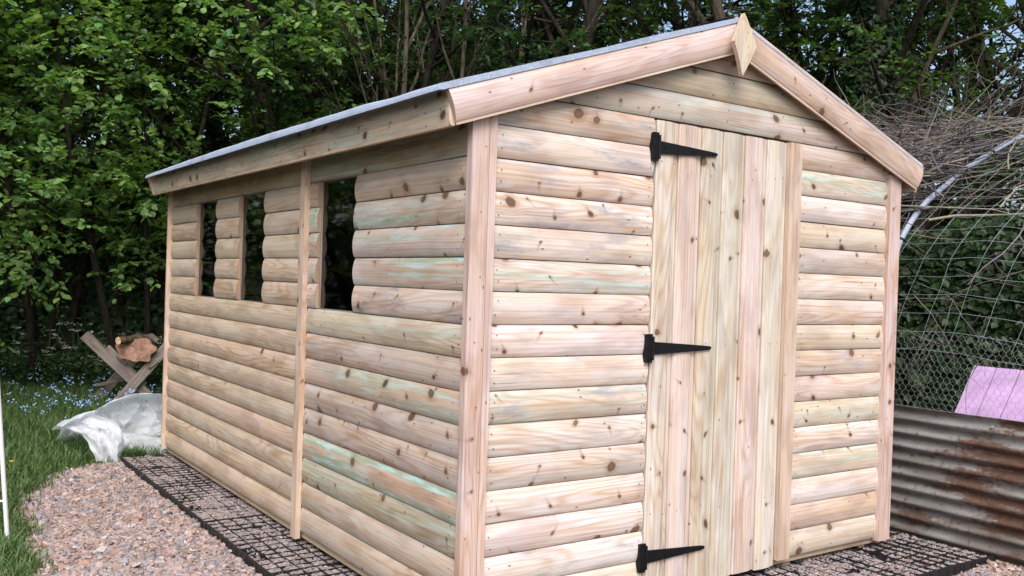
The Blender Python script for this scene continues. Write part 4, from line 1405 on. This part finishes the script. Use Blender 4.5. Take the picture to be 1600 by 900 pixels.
# leaning bare trunk behind the right barge board
pl = Plant(41)
ln_cfg = dict(wob=[.07, .12, .17], trop=[.02, .06, .02], kids=[7, 6], **{'from': [(.3, 1), (.2, 1)]}, spread=[.8, .8], ratio=[.42, .5], rr=[.5, .4], leaves=8, size=.06, bark=(1.1, 1.05, 1))
dvec = -RGT * .42 + Vector((0, 0, 1))
pl.branch((0, 0, 0), dvec, 6.2, .12, 0, ln_cfg)
pl.branch((0, 0, 1.6), RGT * .35 + Vector((0, 0, 1)), 3.6, .06, 0, ln_cfg)
pl.finish('leaning_tree', 'bare crooked tree leaning left behind the roof apex', 'tree', (.035, .075, .02), 'diamond', loc=at(1315, 9.9))

# far dark wood mass behind everything
n = 90000
th = nrg.uniform(-.72, .75, n); dist = nrg.uniform(16.5, 20, n)
px_ = np.tan(th) * 1.0
X = CAM.x + FWD.x * dist + RGT.x * px_ * dist; Y = CAM.y + FWD.y * dist + RGT.y * px_ * dist
prof_h = np.array([4.6 + (1.2 if -.28 < t < .1 else -1.2) + 1.6 * noise.noise(Vector((t * 5, 2, 0))) + .9 * noise.noise(Vector((t * 17, 2, 5))) for t in th])
Zz = nrg.random(n) * prof_h
Pb = np.stack([X, Y, Zz], 1)
V, F, T = leaves_arrays(Pb, nrg.normal(0, 1, (n, 3)), nrg.normal(0, .5, (n, 3)) + np.array([0, 0, 1.]), nrg.uniform(.12, .24, n), 'diamond', (.02, .045, .013), .3)
tag(np_mesh('far_woodland', V, F, M_leaf, T), 'dark mass of far trees closing the view behind the garden', 'woodland', kind='stuff')

# ivy hedge behind the netting
def hedge(name, label, c0, c1, width, h, n, size, color, group=None):
    a = Vector(c0); b = Vector(c1); u = (b - a); ln = u.length; u.normalize(); v = Vector((-u.y, u.x, 0))
    s = nrg.random(n) * ln; q = nrg.uniform(-1, 1, n); zz = nrg.random(n)
    Pb = np.empty((n, 3)); Nn = np.empty((n, 3))
    for i in range(n):
        bump = noise.noise(Vector((s[i] * 1.3, zz[i] * h * 1.3, 3))) * .25 + noise.noise(Vector((s[i] * 3.5, zz[i] * h * 3.5, 9))) * .12
        hh = h * (1 + .12 * noise.noise(Vector((s[i] * .8, 3, 3))))
        side = math.copysign(1, q[i]); dep = width / 2 * (1 + bump) * math.sqrt(max(0, 1 - zz[i] ** 4)) * (1 - .25 * abs(nrg.normal(0, .5)))
        p = a + u * s[i] + v * side * dep
        Pb[i] = (p.x, p.y, GZ + zz[i] * hh)
        Nn[i] = (v.x * side, v.y * side, .8)
    D = nrg.normal(0, .6, (n, 3)) + np.array([0, 0, -.5])
    V, F, T = leaves_arrays(Pb, D, Nn + nrg.normal(0, .35, (n, 3)), nrg.uniform(size * .6, size * 1.3, n), 'ivy', color, .28)
    root = empty(name, a)
    tag(root, label, 'hedge', group)
    V = V - np.array(tuple(a))
    np_mesh('foliage', V, F, M_leaf, T, root)
    m = MB()
    for i in range(int(ln * 5)):
        p = u * (i / 5 + rng.uniform(-.1, .1)) + v * rng.uniform(-.15, .15)
        m.tube([p, p + Vector((rng.uniform(-.15, .15), rng.uniform(-.15, .15), h * .5)), p + Vector((rng.uniform(-.3, .3), rng.uniform(-.3, .3), h * .92))], [.03, .02, .008], 5)
    m.build('stem', M_bark, root)
    return root
hedge('ivy_hedge', 'dark ivy hedge seen through the square wire netting', at(1300, 8.0), at(1950, 6.2), 1.3, 1.95, 26000, .062, (.026, .058, .019))
hedge('bramble_hedge', 'dark leafy hedge running behind the shed at the wood edge', at(380, 11.0), at(1330, 9.5), 1.4, 2.0, 22000, .075, (.022, .050, .016))
hedge('undergrowth_bank', 'dark leafy bank under the hazels behind the cow parsley', at(-200, 10.9), at(400, 10.8), 1.4, 1.6, 26000, .07, (.045, .09, .036))

hedge('reflection_hedge', 'leafy hedge added beyond the left edge of the view to darken the window reflections', (-8.2, -2, GZ), (-6.2, 15, GZ), 1.5, 2.3, 16000, .12, (.03, .065, .022))  # unseen hedge, added to cover the pale horizon mirrored in the panes

# undergrowth of nettles and leaves between the grass and the wood
n = 30000
th = nrg.uniform(-.62, -.28, n); dist = nrg.uniform(9.3, 13.2, n)
X = CAM.x + FWD.x * dist + RGT.x * np.tan(th) * dist; Y = CAM.y + FWD.y * dist + RGT.y * np.tan(th) * dist
hm = np.array([.42 + .28 * noise.noise(Vector((a * 1.1, b * 1.1, 0))) for a, b in zip(X, Y)]) + (dist - 9.3) * .10 + .05
Pb = np.stack([X, Y, GZ + nrg.random(n) ** .7 * np.clip(hm, .1, 1)], 1)
V, F, T = leaves_arrays(Pb, nrg.normal(0, 1, (n, 3)) * [1, 1, .4], nrg.normal(0, .4, (n, 3)) + [0, 0, 1.], nrg.uniform(.03, .065, n), 'diamond', (.065, .12, .055), .35)
tag(np_mesh('undergrowth', V, F, M_leaf, T), 'dark low undergrowth covering the ground below the hazels', 'undergrowth', kind='stuff')

# grass
def grass(name, pts, hmin, hmax, color, label, wd=.0035):
    n = len(pts); P_ = np.array(pts)
    a = nrg.random(n) * 6.3; h = nrg.uniform(hmin, hmax, n) * (.32 + .68 * P_[:, 3]); ln = nrg.uniform(.15, .95, n) * h
    dx, dy = np.cos(a), np.sin(a)
    sx, sy = -dy * wd * nrg.uniform(.6, 1.5, n), dx * wd * nrg.uniform(.6, 1.5, n)
    V = np.empty((n, 6, 3))
    for k, (fh, fl, fw) in enumerate(((0, 0, 1), (.62, .3, .8), (1, 1, .12))):
        cx = P_[:, 0] + dx * ln * fl; cy = P_[:, 1] + dy * ln * fl; cz = P_[:, 2] + h * fh * (1 if k < 2 else .95)
        V[:, 2 * k] = np.stack([cx - sx * fw, cy - sy * fw, cz], 1); V[:, 2 * k + 1] = np.stack([cx + sx * fw, cy + sy * fw, cz], 1)
    b = (np.arange(n) * 6)[:, None]
    F = np.concatenate([b + [0, 1, 3, 2], b + [2, 3, 5, 4]])
    c = np.array(color)[None] * np.exp(nrg.normal(0, .28, (n, 1))) * (1 + nrg.normal(0, .12, (n, 3)) * [1, .3, .6])
    T = np.repeat(np.clip(c, .005, .8), 6, axis=0)
    tag(np_mesh(name, V.reshape(-1, 3), F, M_grass, T), label, 'grass', kind='stuff')
pts = []
while len(pts) < 85000:
    y = nrg.uniform(1.3, 9.8)
    x = nrg.uniform(-1.9 - .0 * y, 1.5)
    if in_grav(x - .02, y): continue
    if x > -.05 and y < 3.95: continue
    bearing = (x - CAM.x) * RGT.x + (y - CAM.y) * RGT.y; dd = (x - CAM.x) * FWD.x + (y - CAM.y) * FWD.y
    px = 800 + 1441.8 * bearing / dd
    if px < -90 or px > 330: continue
    cl = noise.noise(Vector((x * 1.6, y * 1.6, 0)))
    if y < 3.2 and nrg.random() < .25 and cl < 0: continue
    near = min(1, max(0, (y - 3.6) / 3))
    tall = .12 + .75 * near + .35 * cl
    if dd > 7.2: tall *= .75
    pts.append((x, y, terrain(x, y) - .012, max(.0, tall)))
grass('grass', pts, .07, .24, (.10, .165, .06), 'green grass left of the gravel, taller towards the wood')
pts = []
for _ in range(2500):
    i = rng.randrange(0, 9); f = rng.random()
    x = GRAV[i][0] + (GRAV[i + 1][0] - GRAV[i][0]) * f; y = GRAV[i][1] + (GRAV[i + 1][1] - GRAV[i][1]) * f
    pts.append((x + rng.gauss(.0, .05), y + rng.gauss(0, .05), GZ, .3))
for _ in range(700):
    pts.append((rng.gauss(-.20, .04), rng.gauss(4.0, .03), GZ, .7))
grass('grass_tufts', pts, .04, .12, (.085, .145, .048), 'grass tufts creeping over the ragged edge of the gravel')

# forget-me-nots and buttercup
def flowers(name, pts, size, color, label, petals=5):
    n = len(pts); P_ = np.array(pts)
    Vs, Fs, Ts = [], [], []
    rot = nrg.random(n) * 6.3
    nr_ = nrg.normal(0, .4, (n, 3)) + [-.15, -.5, 1.]
    nr_ /= np.linalg.norm(nr_, axis=1, keepdims=True)
    ax = np.cross(nr_, [0.3, 1, 0.1]); ax /= np.linalg.norm(ax, axis=1, keepdims=True); ay = np.cross(nr_, ax)
    for k in range(petals):
        a = rot + 2 * PI * k / petals
        D = ax * np.cos(a)[:, None] + ay * np.sin(a)[:, None]
        V, F, T = leaves_arrays(P_[:, :3], D, nr_, nrg.uniform(size * .8, size * 1.2, n), 'diamond', color, .12)
        V = V.reshape(n, 4, 3)
        Fs.append(F + sum(len(v) for v in Vs)); Vs.append(V.reshape(-1, 3)); Ts.append(T)
    o = np_mesh(name, np.concatenate(Vs), np.concatenate(Fs), M_petal, np.concatenate(Ts))
    return tag(o, label, 'flowers', kind='stuff')
fp_ = []
for (px, dist, sp, nn) in ((150, 8.8, .35, 420), (215, 8.4, .32, 380), (110, 8.0, .28, 260), (60, 8.8, .25, 130), (20, 9.6, .25, 170), (250, 9.4, .3, 150), (40, 7.6, .22, 110), (180, 7.9, .3, 260)):
    c = at(px, dist)
    for _ in range(nn // 10):
        q = c + Vector((rng.gauss(0, sp), rng.gauss(0, sp * 1.3), 0))
        h = .20 + rng.gauss(0, .05)
        for _ in range(rng.choice((2, 3, 4, 6))):
            fp_.append((q.x + rng.gauss(0, .014), q.y + rng.gauss(0, .014), terrain(q.x, q.y) + h + rng.gauss(0, .012)))
flowers('forget_me_nots', fp_, .0075, (.28, .46, .82), 'drifts of small blue forget-me-nots in the grass by the sawhorse')
bc = empty('buttercup', (-1.0, 3.55, GZ))
tag(bc, 'single small yellow flower in the grass beside the white leg', 'flower')
m = MB(); m.tube([(0, 0, 0), (.01, 0, .08), (.0, .01, .14)], .0015, 4, (.06, .13, .03)); m.build('stem', M_twig, bc)
m = MB()
for k in range(5):
    a = k * 2 * PI / 5; c_, s_ = math.cos(a), math.sin(a)
    m.face([(0, .01, .14), (.011 * c_ - .006 * s_, .01 + .011 * s_ + .006 * c_, .148), (.018 * c_, .01 + .018 * s_, .15), (.011 * c_ + .006 * s_, .01 + .011 * s_ - .006 * c_, .148)], None, (.75, .50, .03))
m.build('petals', M_petal, bc)

# cow parsley: three plants, copied
def parsley(seed, h):
    r = random.Random(seed)
    root = empty('cow_parsley', (0, 0, 0))
    st_, P_, D_, N_, S_, fls = MB(), [], [], [], [], []
    for k in range(r.choice((3, 4, 5))):
        a = r.random() * 6.3; d = Vector((math.cos(a) * .22, math.sin(a) * .22, 1)).normalized()
        hh = h * r.uniform(.75, 1.05)
        path = [Vector((0, 0, 0)) + d * hh * i / 4 + Vector((r.gauss(0, .015), r.gauss(0, .015), 0)) * i for i in range(5)]
        st_.tube(path, [.006, .005, .004, .003, .002], 4, (.06, .12, .04), cap=False)
        heads = [path[-1]] + [path[3] + Vector((r.gauss(0, .14), r.gauss(0, .14), r.uniform(-.22, .16))) for _ in range(3)]
        for hd in heads:
            st_.tube([path[3], hd], .0015, 3, (.06, .12, .04), cap=False)
            fl = []
            fls.append(fl)
            for _ in range(7):
                ra = r.uniform(.008, .042); an = r.random() * 6.3
                u_ = hd + Vector((ra * math.cos(an), ra * math.sin(an), .02 - ra * .3 + r.gauss(0, .004)))
                for _ in range(5):
                    fl.append(u_ + Vector((r.gauss(0, .006), r.gauss(0, .006), r.gauss(0, .003))))
        for i in range(70):      # ferny leaflets low on the stem
            q = path[r.randrange(0, 3)].lerp(path[3], r.random() * .5)
            an = r.random() * 6.3; rr = r.random() * .28
            P_.append(q + Vector((math.cos(an) * rr, math.sin(an) * rr, r.gauss(0, .03) - rr * .2)))
            D_.append(Vector((math.cos(an), math.sin(an), r.gauss(0, .3)))); N_.append(Vector((r.gauss(0, .4), r.gauss(0, .4), 1))); S_.append(r.uniform(.03, .07))
    st_.build('stem', M_twig, root)
    V, F, T = leaves_arrays(np.array([tuple(v) for v in P_]), np.array([tuple(v) for v in D_]), np.array([tuple(v) for v in N_]), np.array(S_), 'diamond', (.04, .09, .03), .25)
    np_mesh('leaves', V, F, M_leaf, T, root)
    for fl in fls:
        m = len(fl)
        V, F, T = leaves_arrays(np.array([tuple(v) for v in fl]), nrg.normal(0, 1, (m, 3)) * [1, 1, .2], nrg.normal(0, .3, (m, 3)) + [0, 0, 1.], np.full(m, .0125), 'diamond', (.70, .74, .68), .08)
        np_mesh('flower_head', V, F, M_petal, T, root)
    return root
pars = [parsley(5, .80), parsley(6, .95), parsley(7, .7)]
ps = [(15, 9.6), (60, 10.2), (95, 9.7), (125, 10.0), (150, 10.8), (172, 9.8), (195, 10.9), (215, 10.2), (240, 9.9), (255, 10.6), (262, 9.6), (-10, 10.2), (110, 11.2), (235, 11.2), (80, 11.0), (180, 11.6)]
for i, (px, d) in enumerate(ps):
    src = pars[i % 3]
    o = src if i < 3 else copy_tree(src)
    o.location = at(px, d); o.rotation_euler.z = rng.random() * 6.3
    s_ = rng.uniform(.85, 1.15); o.scale = (s_, s_, s_)
    if px < 115: tag(o, 'white flowering cow parsley growing in the shade left of the sawhorse', 'wildflower', 'cow parsley left of the sawhorse')
    else: tag(o, 'white flowering cow parsley in the shade behind the sawhorse and log', 'wildflower', 'cow parsley behind the sawhorse')
